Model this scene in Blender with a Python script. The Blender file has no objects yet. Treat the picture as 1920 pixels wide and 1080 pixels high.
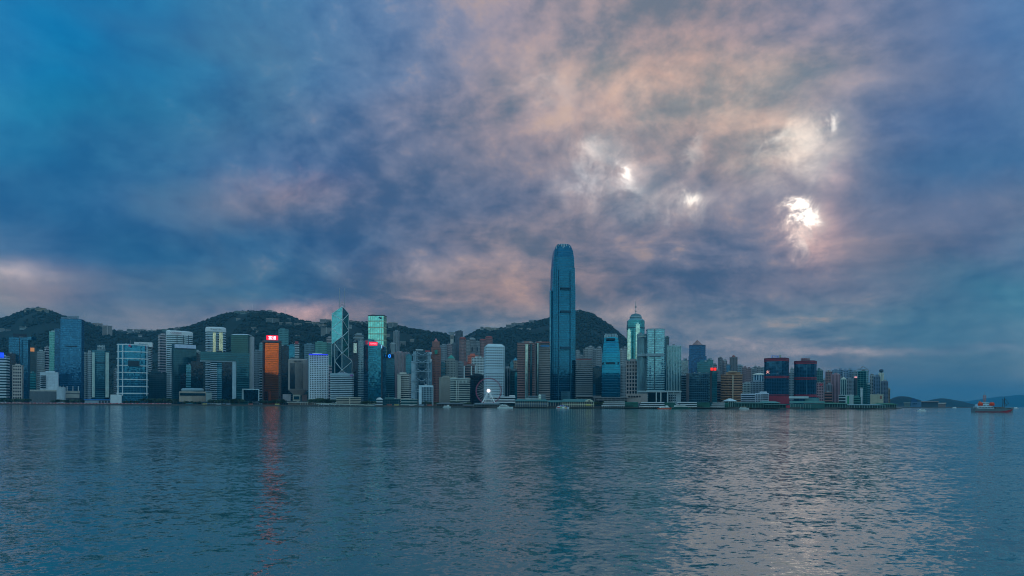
import bpy, math, random
import numpy as np
from mathutils import Vector, noise as mnoise
random.seed(7)
R = math.radians
scene = bpy.context.scene
COL = scene.collection

# ------------------------------------------------------------------ camera
F = 1300.0            # focal length in photo pixels (1920 wide)
CAMZ = 6.5
cam = bpy.data.cameras.new('camera')
cam.sensor_width = 36.0
cam.lens = 36.0 * F / 1920.0
cam.shift_y = (758.5 - 540.0) / 1920.0
cam.clip_start = 0.5
cam.clip_end = 90000
co = bpy.data.objects.new('camera', cam)
co.location = (0, 0, CAMZ)
co.rotation_euler = (R(90), R(-0.24), 0)
COL.objects.link(co)
scene.camera = co

# ------------------------------------------------------------------ colour management
scene.view_settings.view_transform = 'Standard'
scene.view_settings.look = 'None'
scene.view_settings.exposure = 0.28
scene.view_settings.gamma = 1.0
scene.view_settings.use_curve_mapping = False
scene.cycles.use_denoising = True
scene.cycles.denoising_prefilter = 'ACCURATE'
scene.cycles.filter_width = 1.05
scene.cycles.max_bounces = 6
scene.cycles.diffuse_bounces = 2
scene.cycles.glossy_bounces = 3
scene.cycles.volume_bounces = 0
scene.cycles.caustics_reflective = False
scene.cycles.caustics_refractive = False
scene.cycles.sample_clamp_indirect = 4.0
scene.cycles.sample_clamp_direct = 12.0

def s2l(c):
    return tuple(((x / 255.0) / 12.92 if x <= 10.3 else ((x / 255.0 + 0.055) / 1.055) ** 2.4) for x in c)

# ------------------------------------------------------------------ node helper
class NT:
    def __init__(s, nt):
        s.nt = nt; nt.nodes.clear()
    def node(s, t, **kw):
        n = s.nt.nodes.new(t)
        for k, v in kw.items(): setattr(n, k, v)
        return n
    def put(s, sock, v):
        if isinstance(v, bpy.types.NodeSocket): s.nt.links.new(v, sock)
        elif isinstance(v, (tuple, list)) and sock.type == 'RGBA' and len(v) == 3: sock.default_value = (*v, 1)
        else: sock.default_value = v
    def m(s, op, a, b=None, c=None, clamp=False):
        n = s.node('ShaderNodeMath', operation=op, use_clamp=clamp)
        for i, v in enumerate((a, b, c)):
            if v is not None: s.put(n.inputs[i], v)
        return n.outputs[0]
    def v(s, op, a, b=None, c=None, scale=None):
        n = s.node('ShaderNodeVectorMath', operation=op)
        for i, x in enumerate((a, b, c)):
            if x is not None: s.put(n.inputs[i], x)
        if scale is not None: s.put(n.inputs['Scale'], scale)
        return n.outputs['Value'] if op in ('DOT_PRODUCT', 'LENGTH', 'DISTANCE') else n.outputs[0]
    def mix(s, f, a, b, blend='MIX'):
        n = s.node('ShaderNodeMix', data_type='RGBA', blend_type=blend)
        s.put(n.inputs[0], f); s.put(n.inputs[6], a); s.put(n.inputs[7], b)
        return n.outputs[2]
    def noise(s, vec, scale, detail=4, rough=0.5, dist=0.0):
        n = s.node('ShaderNodeTexNoise')
        s.put(n.inputs['Vector'], vec); n.inputs['Scale'].default_value = scale
        n.inputs['Detail'].default_value = detail; n.inputs['Roughness'].default_value = rough
        n.inputs['Distortion'].default_value = dist
        return n
    def rng(s, x, a, b, c=0.0, d=1.0, smooth=False):
        n = s.node('ShaderNodeMapRange')
        if smooth: n.interpolation_type = 'SMOOTHSTEP'
        s.put(n.inputs[0], x)
        for i, q in enumerate((a, b, c, d)): n.inputs[i + 1].default_value = q
        return n.outputs[0]
    def xyz(s, x, y, z):
        n = s.node('ShaderNodeCombineXYZ')
        for i, q in enumerate((x, y, z)): s.put(n.inputs[i], q)
        return n.outputs[0]
    def sep(s, vv):
        n = s.node('ShaderNodeSeparateXYZ'); s.put(n.inputs[0], vv); return n.outputs

# ------------------------------------------------------------------ world: dusk sky under broken stratocumulus
SUN_AZ = math.atan((1505 - 960) / F)
SUN_EL = math.atan((760 - 400) / F * math.cos(SUN_AZ))
world = bpy.data.worlds.new('World'); scene.world = world; world.use_nodes = True
w = NT(world.node_tree)
tc = w.node('ShaderNodeTexCoord')
d = w.v('NORMALIZE', tc.outputs['Generated'])
dx, dy, dz = w.sep(d)
# cloud-plane coordinates (the cloud deck seen in perspective, streets running away from the viewer)
ZO = 0.20
zc = w.m('ADD', w.m('MAXIMUM', dz, 0.0), ZO)
qx = w.m('DIVIDE', dx, zc); qy = w.m('DIVIDE', dy, zc)
ca, sa = math.cos(R(16)), math.sin(R(16))
AN = 1.05
def deckpt(x, y, sx=0.0, sy=0.0):
    return (x * ca - y * sa + sx, (x * sa + y * ca) * AN + sy)
rx = w.m('SUBTRACT', w.m('MULTIPLY', qx, ca), w.m('MULTIPLY', qy, sa))
ry = w.m('MULTIPLY', w.m('ADD', w.m('MULTIPLY', qx, sa), w.m('MULTIPLY', qy, ca)), AN)
deck = w.xyz(rx, ry, 0.0)
S = (math.sin(SUN_AZ) * math.cos(SUN_EL), math.cos(SUN_AZ) * math.cos(SUN_EL), math.sin(SUN_EL))
sun_deck = (*deckpt(S[0] / (S[2] + ZO), S[1] / (S[2] + ZO)), 0.0)
to_sun = w.v('NORMALIZE', w.v('SUBTRACT', sun_deck, deck))
wrp = w.noise(deck, 1.1, 3, 0.5)
deck_w = w.v('ADD', deck, w.v('SCALE', w.v('SUBTRACT', wrp.outputs['Color'], (0.5, 0.5, 0.5)), scale=0.55))
n_big = w.noise(deck_w, 1.25, 3, 0.5)
n_det = w.noise(deck_w, 3.4, 9, 0.61)
n_lit = w.noise(w.v('ADD', deck_w, w.v('SCALE', to_sun, scale=0.075)), 3.4, 9, 0.61)
n_dir = w.noise(d, 7.0, 5, 0.55)
dl = w.v('ADD', w.v('MULTIPLY', d, (1.0, 1.0, 1.35)), w.v('SCALE', w.v('SUBTRACT', wrp.outputs['Color'], (0.5, 0.5, 0.5)), scale=0.10))
n_lump = w.noise(dl, 8.5, 9, 0.58)
n_lump2 = w.noise(w.v('ADD', dl, w.v('SCALE', w.v('NORMALIZE', w.v('SUBTRACT', S, d)), scale=0.022)), 8.5, 9, 0.58)
warp_c = w.v('SUBTRACT', n_dir.outputs['Color'], (0.5, 0.5, 0.5))
warp_b = w.v('SUBTRACT', n_big.outputs['Color'], (0.5, 0.5, 0.5))
wcx, wcy, _ = w.sep(warp_c)
wbx, wby, _ = w.sep(warp_b)
az = w.m('ARCTAN2', dx, dy)
az = w.m('ADD', az, w.m('ADD', w.m('MULTIPLY', wcx, 0.12), w.m('MULTIPLY', wbx, 0.15)))
rxy = w.m('SQRT', w.m('ADD', w.m('MULTIPLY', dx, dx), w.m('MULTIPLY', dy, dy)))
azc = w.m('MINIMUM', w.m('MAXIMUM', az, -0.7), 0.7)
tv0 = w.m('DIVIDE', w.m('DIVIDE', dz, w.m('MAXIMUM', rxy, 0.02)), w.m('COSINE', azc))
fade_low = w.rng(tv0, 0.0, 0.25, 0.25, 1.0)
tv = w.m('ADD', tv0, w.m('MULTIPLY', fade_low, w.m('ADD', w.m('MULTIPLY', wcy, 0.07), w.m('MULTIPLY', wby, 0.09))))
PXC = [0, 160, 320, 480, 640, 800, 960, 1120, 1280, 1440, 1600, 1760, 1920]
SKY = [
 (760, [(78,108,132),(82,110,134),(88,112,134),(96,112,132),(96,110,130),(80,108,132),(78,110,134),(82,112,136),(86,112,136),(92,112,134),(82,112,136),(72,108,134),(80,108,132)]),
 (700, [(92,114,138),(98,115,138),(108,117,138),(116,116,136),(118,116,134),(86,110,136),(82,113,142),(96,115,138),(104,116,140),(128,124,136),(104,116,136),(74,110,138),(84,112,138)]),
 (620, [(92,112,138),(98,113,140),(104,116,140),(118,115,136),(146,124,130),(84,107,136),(90,113,140),(122,122,136),(104,116,142),(96,114,140),(76,108,138),(64,108,142),(74,110,142)]),
 (540, [(134,124,138),(82,102,138),(62,100,138),(52,96,136),(62,98,138),(116,111,130),(134,120,130),(112,106,130),(82,98,132),(96,103,134),(94,103,134),(64,104,140),(48,104,140)]),
 (460, [(64,98,146),(38,92,142),(40,92,140),(46,90,138),(66,97,140),(82,97,138),(122,115,133),(104,101,134),(92,97,136),(90,97,138),(114,104,136),(86,97,138),(76,99,140)]),
 (380, [(40,98,150),(36,95,148),(52,95,146),(106,103,138),(88,103,144),(84,97,140),(84,95,136),(128,119,136),(118,112,138),(104,104,142),(106,104,140),(72,97,142),(92,98,138)]),
 (300, [(20,103,158),(38,104,155),(48,100,150),(62,99,150),(74,100,146),(98,104,142),(106,106,138),(138,127,138),(130,118,138),(146,135,142),(88,98,145),(46,91,142),(60,97,148)]),
 (220, [(8,103,160),(26,103,155),(34,100,152),(54,102,150),(84,107,152),(112,113,148),(126,121,144),(148,136,144),(154,136,142),(160,145,148),(86,99,150),(60,97,150),(66,100,150)]),
 (140, [(6,104,165),(16,106,165),(28,105,160),(48,107,160),(76,110,160),(92,108,152),(138,132,148),(155,143,148),(160,138,142),(158,145,150),(108,104,150),(86,99,150),(68,104,158)]),
 (40,  [(4,104,168),(14,106,168),(26,106,164),(46,108,164),(72,110,162),(96,112,156),(126,124,150),(142,134,148),(146,132,144),(138,130,150),(104,106,152),(86,102,154),(66,104,160)]),
]
REAR = {  # unseen back of the sky, brightened far above the front to light the facades
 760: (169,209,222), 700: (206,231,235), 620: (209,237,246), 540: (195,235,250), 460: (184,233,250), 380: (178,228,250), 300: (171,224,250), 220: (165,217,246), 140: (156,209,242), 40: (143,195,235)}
rows = []
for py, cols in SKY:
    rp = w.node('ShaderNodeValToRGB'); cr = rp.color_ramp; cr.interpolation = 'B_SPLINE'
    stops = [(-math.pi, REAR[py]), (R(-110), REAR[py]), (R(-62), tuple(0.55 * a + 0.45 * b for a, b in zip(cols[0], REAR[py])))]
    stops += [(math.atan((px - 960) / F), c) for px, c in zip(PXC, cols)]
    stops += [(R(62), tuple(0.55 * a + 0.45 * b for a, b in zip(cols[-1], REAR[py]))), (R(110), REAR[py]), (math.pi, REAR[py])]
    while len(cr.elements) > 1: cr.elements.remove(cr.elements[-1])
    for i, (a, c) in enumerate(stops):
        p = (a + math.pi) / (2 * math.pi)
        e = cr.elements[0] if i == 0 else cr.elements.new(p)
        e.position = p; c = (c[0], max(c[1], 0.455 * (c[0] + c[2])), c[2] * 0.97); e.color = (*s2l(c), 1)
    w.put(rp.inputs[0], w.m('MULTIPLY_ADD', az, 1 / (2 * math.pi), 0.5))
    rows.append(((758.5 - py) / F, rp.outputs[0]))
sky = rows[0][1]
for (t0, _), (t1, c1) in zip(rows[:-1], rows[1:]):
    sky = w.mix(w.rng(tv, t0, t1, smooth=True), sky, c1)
# clear sky behind the deck
nish = w.node('ShaderNodeTexSky'); nish.sky_type = 'NISHITA'; nish.sun_disc = False
nish.sun_elevation = SUN_EL; nish.sun_rotation = SUN_AZ
nish.air_density = 1.2; nish.dust_density = 1.5; nish.ozone_density = 2.0
clear = w.v('SCALE', nish.outputs[0], scale=0.05)
# cloud relief: thick lumps dark and slate blue, thin parts and edges turned to the sun pale and warm
edge = w.m('SUBTRACT', n_det.outputs[0], n_lit.outputs[0])
dens = w.m('ADD', w.m('MULTIPLY', w.m('SUBTRACT', n_det.outputs[0], 0.5), 1.5), w.m('MULTIPLY', w.m('SUBTRACT', n_big.outputs[0], 0.5), 1.7))
right = w.rng(az, 0.40, 0.56, 1.0, 0.5, smooth=True)
calm = w.m('MULTIPLY', w.rng(az, -0.62, -0.15, 0.45, 1.0, smooth=True), right)
rel = w.m('ADD', w.m('MULTIPLY', edge, 1.5), w.m('MULTIPLY', dens, -0.62))
rel = w.m('ADD', rel, w.m('ADD', w.m('MULTIPLY', w.m('SUBTRACT', n_lump.outputs[0], n_lump2.outputs[0]), 2.4), w.m('MULTIPLY', w.m('SUBTRACT', n_lump.outputs[0], 0.5), -1.1)))
rel = w.m('MULTIPLY', rel, w.m('MULTIPLY', calm, w.rng(tv0, 0.0, 0.10, 0.35, 1.0)))
f_rel = w.rng(rel, -0.44, 0.46, 0.0, 1.0, smooth=True)
shade = w.v('MULTIPLY', sky, (0.48, 0.69, 0.78))
lit = w.v('MULTIPLY', sky, (1.58, 1.32, 1.10))
sky = w.mix(f_rel, shade, lit)
peach = w.m('MULTIPLY', w.rng(rel, 0.16, 0.62, 0.0, 0.42, smooth=True), w.m('MULTIPLY', right, w.rng(az, -0.62, 0.0, 0.40, 1.0, smooth=True)))
sky = w.mix(peach, sky, s2l((188, 156, 132)))
thin = w.m('MULTIPLY', w.rng(n_big.outputs[0], 0.50, 0.28, 0.0, 0.30, smooth=True), w.rng(az, 0.0, -0.35))
sky = w.mix(thin, sky, clear)
# breaks in the deck where the sun behind it shines through
coords = w.xyz(az, tv0, 0.0)
fine = w.noise(d, 26.0, 8, 0.65, 0.5)
fx, fy, _ = w.sep(w.v('SUBTRACT', fine.outputs['Color'], (0.5, 0.5, 0.5)))
az0 = w.m('ARCTAN2', dx, dy)
hole_p = w.xyz(w.m('ADD', az0, w.m('ADD', w.m('MULTIPLY', fx, 0.075), w.m('MULTIPLY', wcx, 0.04))),
               w.m('ADD', tv0, w.m('ADD', w.m('MULTIPLY', fy, 0.075), w.m('MULTIPLY', wcy, 0.04))), 0.0)
hole_q = w.xyz(w.m('ADD', az0, w.m('MULTIPLY', fx, 0.07)), w.m('ADD', tv0, w.m('ADD', w.m('MULTIPLY', fy, 0.018), w.m('MULTIPLY', wcy, 0.010))), 0.0)
HOLES = [  # px, py, sigma px, sigma py, strength, colour
 (1172, 330, 12, 14, 0.75, (1.0, 0.95, 0.84)), (1182, 358, 16, 9, 0.45, (1.0, 0.95, 0.84)), (1148, 338, 70, 50, 0.28, (1.0, 0.95, 0.88)), (1108, 288, 26, 18, 0.22, (1.0, 0.90, 0.76)),
 (1302, 376, 17, 9, 0.55, (1.0, 0.90, 0.74)), (1285, 382, 55, 24, 0.18, (1.0, 0.90, 0.74)), (1294, 284, 12, 32, 0.20, (1.0, 0.90, 0.76)),
 (1448, 264, 22, 9, 0.32, (1.0, 0.92, 0.78)), (1551, 248, 10, 13, 0.60, (1.0, 0.90, 0.74)), (1510, 278, 56, 44, 0.34, (1.0, 0.88, 0.68)),
 (1506, 398, 12, 13, 2.2, (1.0, 0.90, 0.74)), (1508, 405, 24, 28, 0.34, (1.0, 0.84, 0.62)), (1500, 452, 11, 17, 0.38, (1.0, 0.84, 0.66)), (1530, 432, 48, 46, 0.30, (1.0, 0.50, 0.30)),
 (1435, 325, 60, 36, 0.10, (1.0, 0.88, 0.68)), (1370, 195, 190, 80, 0.09, (1.0, 0.86, 0.64)), (1120, 210, 120, 90, 0.03, (1.0, 0.88, 0.72)), (1030, 165, 40, 40, 0.06, (0.9, 1.0, 1.0)), (1565, 335, 26, 18, 0.12, (1.0, 0.56, 0.40)),
 (550, 355, 90, 26, 0.085, (1.0, 0.50, 0.34)), (960, 440, 60, 50, 0.05, (1.0, 0.70, 0.5)),
 (30, 512, 85, 18, 0.24, (1.0, 0.68, 0.48)), (585, 584, 85, 14, 0.30, (1.0, 0.48, 0.30)), (800, 505, 95, 20, 0.12, (1.0, 0.68, 0.48)),
 (1430, 648, 80, 11, 0.17, (1.0, 0.60, 0.42)), (1580, 660, 130, 6, 0.17, (1.0, 0.60, 0.44)), (1150, 590, 90, 15, 0.13, (1.0, 0.66, 0.48)), (1870, 650, 70, 7, 0.06, (1.0, 0.75, 0.65))]
brk = w.m('MULTIPLY', w.rng(fine.outputs[0], 0.33, 0.64, 0.40, 1.35), w.rng(rel, -0.5, 0.3, 0.55, 1.15))
tot = None
for px, py, sx, sy, st, c in HOLES:
    a0 = math.atan((px - 960) / F); t0 = (754.5 + px / 240 - py) / F
    k = (F / sx * 0.85 / math.cos(a0) ** 2, F / sy * 0.85, 0)
    q = w.v('MULTIPLY_ADD', hole_q if py > 480 else hole_p, k, (-a0 * k[0], -t0 * k[1], 0))
    g = w.m('EXPONENT', w.m('MULTIPLY', w.v('DOT_PRODUCT', q, q), -1.0))
    term = w.v('SCALE', tuple(x * st for x in c), scale=g)
    tot = term if tot is None else w.v('ADD', tot, term)
front = w.rng(dy, 0.0, 0.3)
tot = w.v('SCALE', tot, scale=w.m('MULTIPLY', brk, front))
sky = w.v('ADD', sky, tot)
bg = w.node('ShaderNodeBackground'); w.put(bg.inputs[0], sky); bg.inputs[1].default_value = 1.0
out = w.node('ShaderNodeOutputWorld'); w.nt.links.new(bg.outputs[0], out.inputs[0])
world.cycles.sampling_method = 'MANUAL'; world.cycles.sample_map_resolution = 1024

# ------------------------------------------------------------------ sun, veiled by cloud
sl = bpy.data.lights.new('sun', 'SUN'); sl.energy = 0.035; sl.angle = R(20); sl.color = (1.0, 0.74, 0.52)
so = bpy.data.objects.new('sun', sl); COL.objects.link(so)
sd = Vector((math.sin(SUN_AZ) * math.cos(SUN_EL), math.cos(SUN_AZ) * math.cos(SUN_EL), math.sin(SUN_EL)))
so.rotation_euler = sd.to_track_quat('Z', 'Y').to_euler()
so.location = (0, 0, 900)

# ================================================================== helpers
def yh(px): return 754.5 + 8.0 * px / 1920.0
def X_(px, Y): return (px - 960.0) / F * Y
def Z_(py, px, Y): return CAMZ + (yh(px) - py) / F * Y
def AZ(px): return math.atan((px - 960.0) / F)
GZ = 3.0

class MB:
    def __init__(s): s.v = []; s.f = []
    def prism(s, poly, z0, z1, top=None):
        n = len(poly); b = len(s.v); top = top or poly
        s.v += [(x, y, z0) for x, y in poly] + [(x, y, z1) for x, y in top]
        s.f += [(b + i, b + (i + 1) % n, b + n + (i + 1) % n, b + n + i) for i in range(n)]
        s.f += [tuple(b + n - 1 - i for i in range(n)), tuple(b + n + i for i in range(n))]
        return s
    def loft(s, rings):      # [(poly, z)...]
        n = len(rings[0][0]); b = len(s.v)
        for p, z in rings: s.v += [(x, y, z) for x, y in p]
        for j in range(len(rings) - 1):
            o = b + j * n
            s.f += [(o + i, o + (i + 1) % n, o + n + (i + 1) % n, o + n + i) for i in range(n)]
        s.f.append(tuple(b + n - 1 - i for i in range(n)))
        o = b + (len(rings) - 1) * n
        s.f.append(tuple(o + i for i in range(n)))
        return s
    def box(s, x0, x1, y0, y1, z0, z1):
        return s.prism([(x0, y0), (x1, y0), (x1, y1), (x0, y1)], z0, z1)
    def tube(s, p0, p1, r, n=6, r1=None):
        p0 = Vector(p0); p1 = Vector(p1); a = (p1 - p0)
        if a.length < 1e-6: return s
        a.normalize(); u = a.orthogonal().normalized(); q = a.cross(u); b = len(s.v); r1 = r if r1 is None else r1
        for p, rr in ((p0, r), (p1, r1)):
            for i in range(n):
                t = 2 * math.pi * i / n
                s.v.append(tuple(p + u * (rr * math.cos(t)) + q * (rr * math.sin(t))))
        s.f += [(b + i, b + (i + 1) % n, b + n + (i + 1) % n, b + n + i) for i in range(n)]
        s.f += [tuple(b + n - 1 - i for i in range(n)), tuple(b + n + i for i in range(n))]
        return s
    def quad(s, *pts):
        b = len(s.v); s.v += [tuple(p) for p in pts]; s.f.append(tuple(range(b, b + len(pts)))); return s
    def slab(s, pts, off):      # polygon of 3-d points thickened by vector off
        n = len(pts); b = len(s.v)
        s.v += [tuple(p) for p in pts] + [tuple(Vector(p) + Vector(off)) for p in pts]
        s.f += [tuple(b + i for i in range(n)), tuple(b + n + n - 1 - i for i in range(n))]
        s.f += [(b + (i + 1) % n, b + i, b + n + i, b + n + (i + 1) % n) for i in range(n)]
        return s
    def mesh(s, name):
        me = bpy.data.meshes.new(name); me.from_pydata(s.v, [], s.f)
        me.validate()
        return me

def fix_normals(me):
    import bmesh
    bm = bmesh.new(); bm.from_mesh(me); bmesh.ops.recalc_face_normals(bm, faces=bm.faces); bm.to_mesh(me); bm.free()

def obj(name, mb, mat, parent=None, loc=(0, 0, 0), smooth=False):
    if isinstance(mb, MB):
        me = mb.mesh(name); fix_normals(me)
        if mat: me.materials.append(mat)
        if smooth:
            for p in me.polygons: p.use_smooth = True
    else: me = mb
    o = bpy.data.objects.new(name, me); COL.objects.link(o); o.location = loc
    if parent: o.parent = parent
    return o

def tag(o, label, cat, group=None, kind=None):
    if label: o['label'] = label
    if cat: o['category'] = cat
    if group: o['group'] = group
    if kind: o['kind'] = kind
    return o

def thing(name, label, cat, loc, group=None):
    o = bpy.data.objects.new(name, None); COL.objects.link(o); o.location = loc; o.empty_display_size = 5
    return tag(o, label, cat, group)

def struct(name, mb, mat, smooth=False):
    o = obj(name, mb, mat, smooth=smooth); o['kind'] = 'structure'; return o

def rot2(poly, a):
    c, s = math.cos(a), math.sin(a)
    return [(x * c - y * s, x * s + y * c) for x, y in poly]

def offset(poly, dd):
    n = len(poly); res = []
    for i in range(n):
        p0 = Vector(poly[i - 1]); p1 = Vector(poly[i]); p2 = Vector(poly[(i + 1) % n])
        e1 = (p1 - p0).normalized(); e2 = (p2 - p1).normalized()
        n1 = Vector((e1.y, -e1.x)); n2 = Vector((e2.y, -e2.x))
        k = 1.0 + n1.dot(n2)
        m = (n1 + n2) / max(k, 0.3)
        q = p1 + m * dd
        res.append((q.x, q.y))
    return res

# ------------------------------------------------------------------ materials
_mats = {}
def new_mat(name):
    m = bpy.data.materials.new(name); m.use_nodes = True
    return m, NT(m.node_tree)

def finish(n, **kw):
    b = n.node('ShaderNodeBsdfPrincipled'); o = n.node('ShaderNodeOutputMaterial')
    for k, v in kw.items(): n.put(b.inputs[k.replace('_', ' ')], v)
    n.nt.links.new(b.outputs[0], o.inputs[0]); return b

def matte(hexc, rough=0.75, var=0.22, scale=0.12, metallic=0.0):
    key = ('m', hexc, rough, var, scale, metallic)
    if key in _mats: return _mats[key]
    m, n = new_mat('matte_' + hexc)
    c = s2l(tuple(int(hexc[i:i + 2], 16) for i in (0, 2, 4)))
    c = tuple(min(x * 1.22, 0.86) for x in c)
    t = n.node('ShaderNodeTexCoord').outputs['Object']
    a = n.noise(t, scale, 5, 0.6)
    g = n.noise(n.v('MULTIPLY', t, (1.0, 1.0, 0.06)), 0.5, 3, 0.6)
    f = n.m('ADD', n.m('MULTIPLY', a.outputs[0], 0.6), n.m('MULTIPLY', g.outputs[0], 0.4))
    col = n.v('SCALE', c, scale=n.rng(f, 0.3, 0.7, 1 - var, 1 + var * 0.6))
    finish(n, Base_Color=col, Roughness=rough, Metallic=metallic)
    _mats[key] = m; return m

def glass(hexc, refl=0.55, rough=0.05, pw=3.0, ph=3.7, jitter=0.006, var=0.35):
    """curtain-wall glass: dark body, mirror coat, panes slightly out of plane and of uneven tint"""
    key = ('g', hexc, refl, rough, pw, ph, jitter, var)
    if key in _mats: return _mats[key]
    m, n = new_mat('glass_' + hexc)
    c = s2l(tuple(int(hexc[i:i + 2], 16) for i in (0, 2, 4)))
    t = n.node('ShaderNodeTexCoord').outputs['Object']
    x, y, z = n.sep(t)
    h = n.m('ADD', n.m('MULTIPLY', x, 0.87), n.m('MULTIPLY', y, 0.49))
    cell = n.xyz(n.m('FLOOR', n.m('DIVIDE', h, pw)), n.m('FLOOR', n.m('DIVIDE', z, ph)), 0.0)
    wn = n.node('ShaderNodeTexWhiteNoise', noise_dimensions='2D'); n.put(wn.inputs['Vector'], cell)
    big = n.noise(t, 0.03, 3, 0.5)
    geo = n.node('ShaderNodeNewGeometry')
    nz = n.v('ADD', n.v('SCALE', n.v('SUBTRACT', wn.outputs['Color'], (0.5, 0.5, 0.5)), scale=jitter * 2),
             n.v('SCALE', n.v('SUBTRACT', big.outputs['Color'], (0.5, 0.5, 0.5)), scale=jitter * 1.5))
    nor = n.v('NORMALIZE', n.v('ADD', geo.outputs['Normal'], nz))
    k = n.m('MULTIPLY', n.rng(wn.outputs['Value'], 0, 1, 1 - var, 1 + var * 0.4), n.rng(big.outputs[0], 0.3, 0.7, 0.8, 1.12))
    col = n.v('SCALE', c, scale=k)
    finish(n, Base_Color=col, Roughness=rough, Metallic=refl, Normal=nor, IOR=1.55)
    _mats[key] = m; return m

def emit(hexc, strength):
    key = ('e', hexc, strength)
    if key in _mats: return _mats[key]
    m, n = new_mat('lit_' + hexc)
    c = s2l(tuple(int(hexc[i:i + 2], 16) for i in (0, 2, 4)))
    finish(n, Base_Color=c, Emission_Color=c, Emission_Strength=strength, Roughness=0.5)
    _mats[key] = m; return m

# ================================================================== the setting
# ---- water
def water_material():
    m, n = new_mat('harbour_water')
    t = n.node('ShaderNodeTexCoord').outputs['Object']
    a = n.noise(n.v('MULTIPLY', t, (0.85, 1.0, 1.0)), 0.10, 4, 0.55, 0.4)      # swell ~10 m
    b = n.noise(n.v('MULTIPLY', t, (0.75, 1.0, 1.0)), 1.05, 5, 0.62, 0.6)      # chop ~2.5 m
    c = n.noise(n.v('MULTIPLY', t, (0.8, 1.0, 1.0)), 3.3, 4, 0.6, 0.4)         # ripples
    wind = n.noise(n.v('MULTIPLY', t, (0.35, 1.0, 1.0)), 0.010, 3, 0.55, 0.6)  # wind lanes
    k = n.rng(wind.outputs[0], 0.32, 0.68, 0.72, 1.22)
    half = (0.5, 0.5, 0.5)
    sl = n.v('ADD', n.v('SCALE', n.v('SUBTRACT', a.outputs['Color'], half), scale=0.15),
             n.v('SCALE', n.v('ADD', n.v('SCALE', n.v('SUBTRACT', b.outputs['Color'], half), scale=0.44), n.v('SCALE', n.v('SUBTRACT', c.outputs['Color'], half), scale=0.50)), scale=k))
    nor = n.v('NORMALIZE', n.v('ADD', n.v('MULTIPLY', sl, (1.0, 1.0, 0.0)), (0.0, 0.0, 1.0)))
    col = n.mix(n.rng(wind.outputs[0], 0.3, 0.7), (0.016, 0.142, 0.158), (0.028, 0.154, 0.160))
    rgh = 0.06
    finish(n, Base_Color=col, Roughness=rgh, IOR=1.333, Normal=nor)
    return m
wm = MB(); wm.quad((-24000, -24000, 0), (24000, -24000, 0), (24000, 24000, 0), (-24000, 24000, 0))
struct('water', wm, water_material())

# ---- shoreline and flat land
SHORE = [(-260, 1990), (0, 1950), (250, 1900), (450, 1800), (640, 1650), (800, 1480), (880, 1340), (960, 1260), (1130, 1250), (1300, 1250), (1450, 1320), (1680, 1480)]
def YS(px):
    for (a, ya), (b, yb) in zip(SHORE[:-1], SHORE[1:]):
        if px <= b: return ya + (yb - ya) * (px - a) / (b - a)
    return SHORE[-1][1]
shore_xy = [(X_(p, y), y) for p, y in SHORE]
land = shore_xy + [(X_(1690, 1700), 1700), (X_(1692, 2500), 2500), (X_(1750, 2560), 2560), (X_(1832, 3100), 3100), (X_(1800, 3600), 3600), (X_(1700, 4600), 4600), (X_(-400, 5600), 5600), (X_(-460, 3000), 3000)]
struct('ground', MB().prism(land, -4, GZ), matte('55585a', 0.9))
qw = MB()
for (a, b) in zip(shore_xy[:-1], shore_xy[1:]):
    qw.slab([(a[0], a[1] - 0.02, -3), (b[0], b[1] - 0.02, -3), (b[0], b[1] - 0.02, GZ + 0.7), (a[0], a[1] - 0.02, GZ + 0.7)], (0, -1.2, 0))
struct('quay_wall', qw, matte('4c4a47', 0.9, 0.4))

# ---- hills
RIDGES = [  # skyline (px,py), ridge depth, run of the front slope, run of the back slope
 ([(-420, 640), (-250, 622), (-100, 604), (0, 599), (20, 594), (35, 587), (50, 581.5), (70, 579), (90, 582), (110, 591), (140, 600), (165, 607), (185, 613), (215, 621), (240, 624), (280, 622), (310, 620), (340, 616), (370, 612), (420, 640), (480, 690), (560, 752)], 3700, 1300, 900),
 ([(200, 700), (260, 650), (300, 628), (340, 619), (375, 606), (400, 596), (425, 589), (450, 586), (470, 583), (500, 585), (530, 590), (545, 595), (560, 601), (580, 605), (600, 607), (625, 604), (660, 604), (690, 606), (720, 607), (745, 611), (780, 620), (820, 625), (850, 631), (880, 640), (920, 665), (980, 715), (1030, 752)], 3350, 1050, 900),
 ([(780, 700), (820, 660), (850, 643), (870, 634), (885, 626), (900, 619), (930, 618), (950, 614), (975, 609), (1000, 604), (1020, 600), (1035, 597), (1060, 587), (1085, 583), (1110, 590), (1130, 602), (1150, 617), (1165, 630), (1180, 644), (1210, 667), (1250, 692), (1290, 707), (1340, 722), (1400, 737), (1500, 752)], 3900, 1450, 900)]
def lerp_pts(pts, x):
    if x <= pts[0][0]: return pts[0][1]
    for (a, ya), (b, yb) in zip(pts[:-1], pts[1:]):
        if x <= b: return ya + (yb - ya) * (x - a) / (b - a)
    return pts[-1][1]
def sm(t): t = min(max(t, 0), 1); return t * t * (3 - 2 * t)
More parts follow.
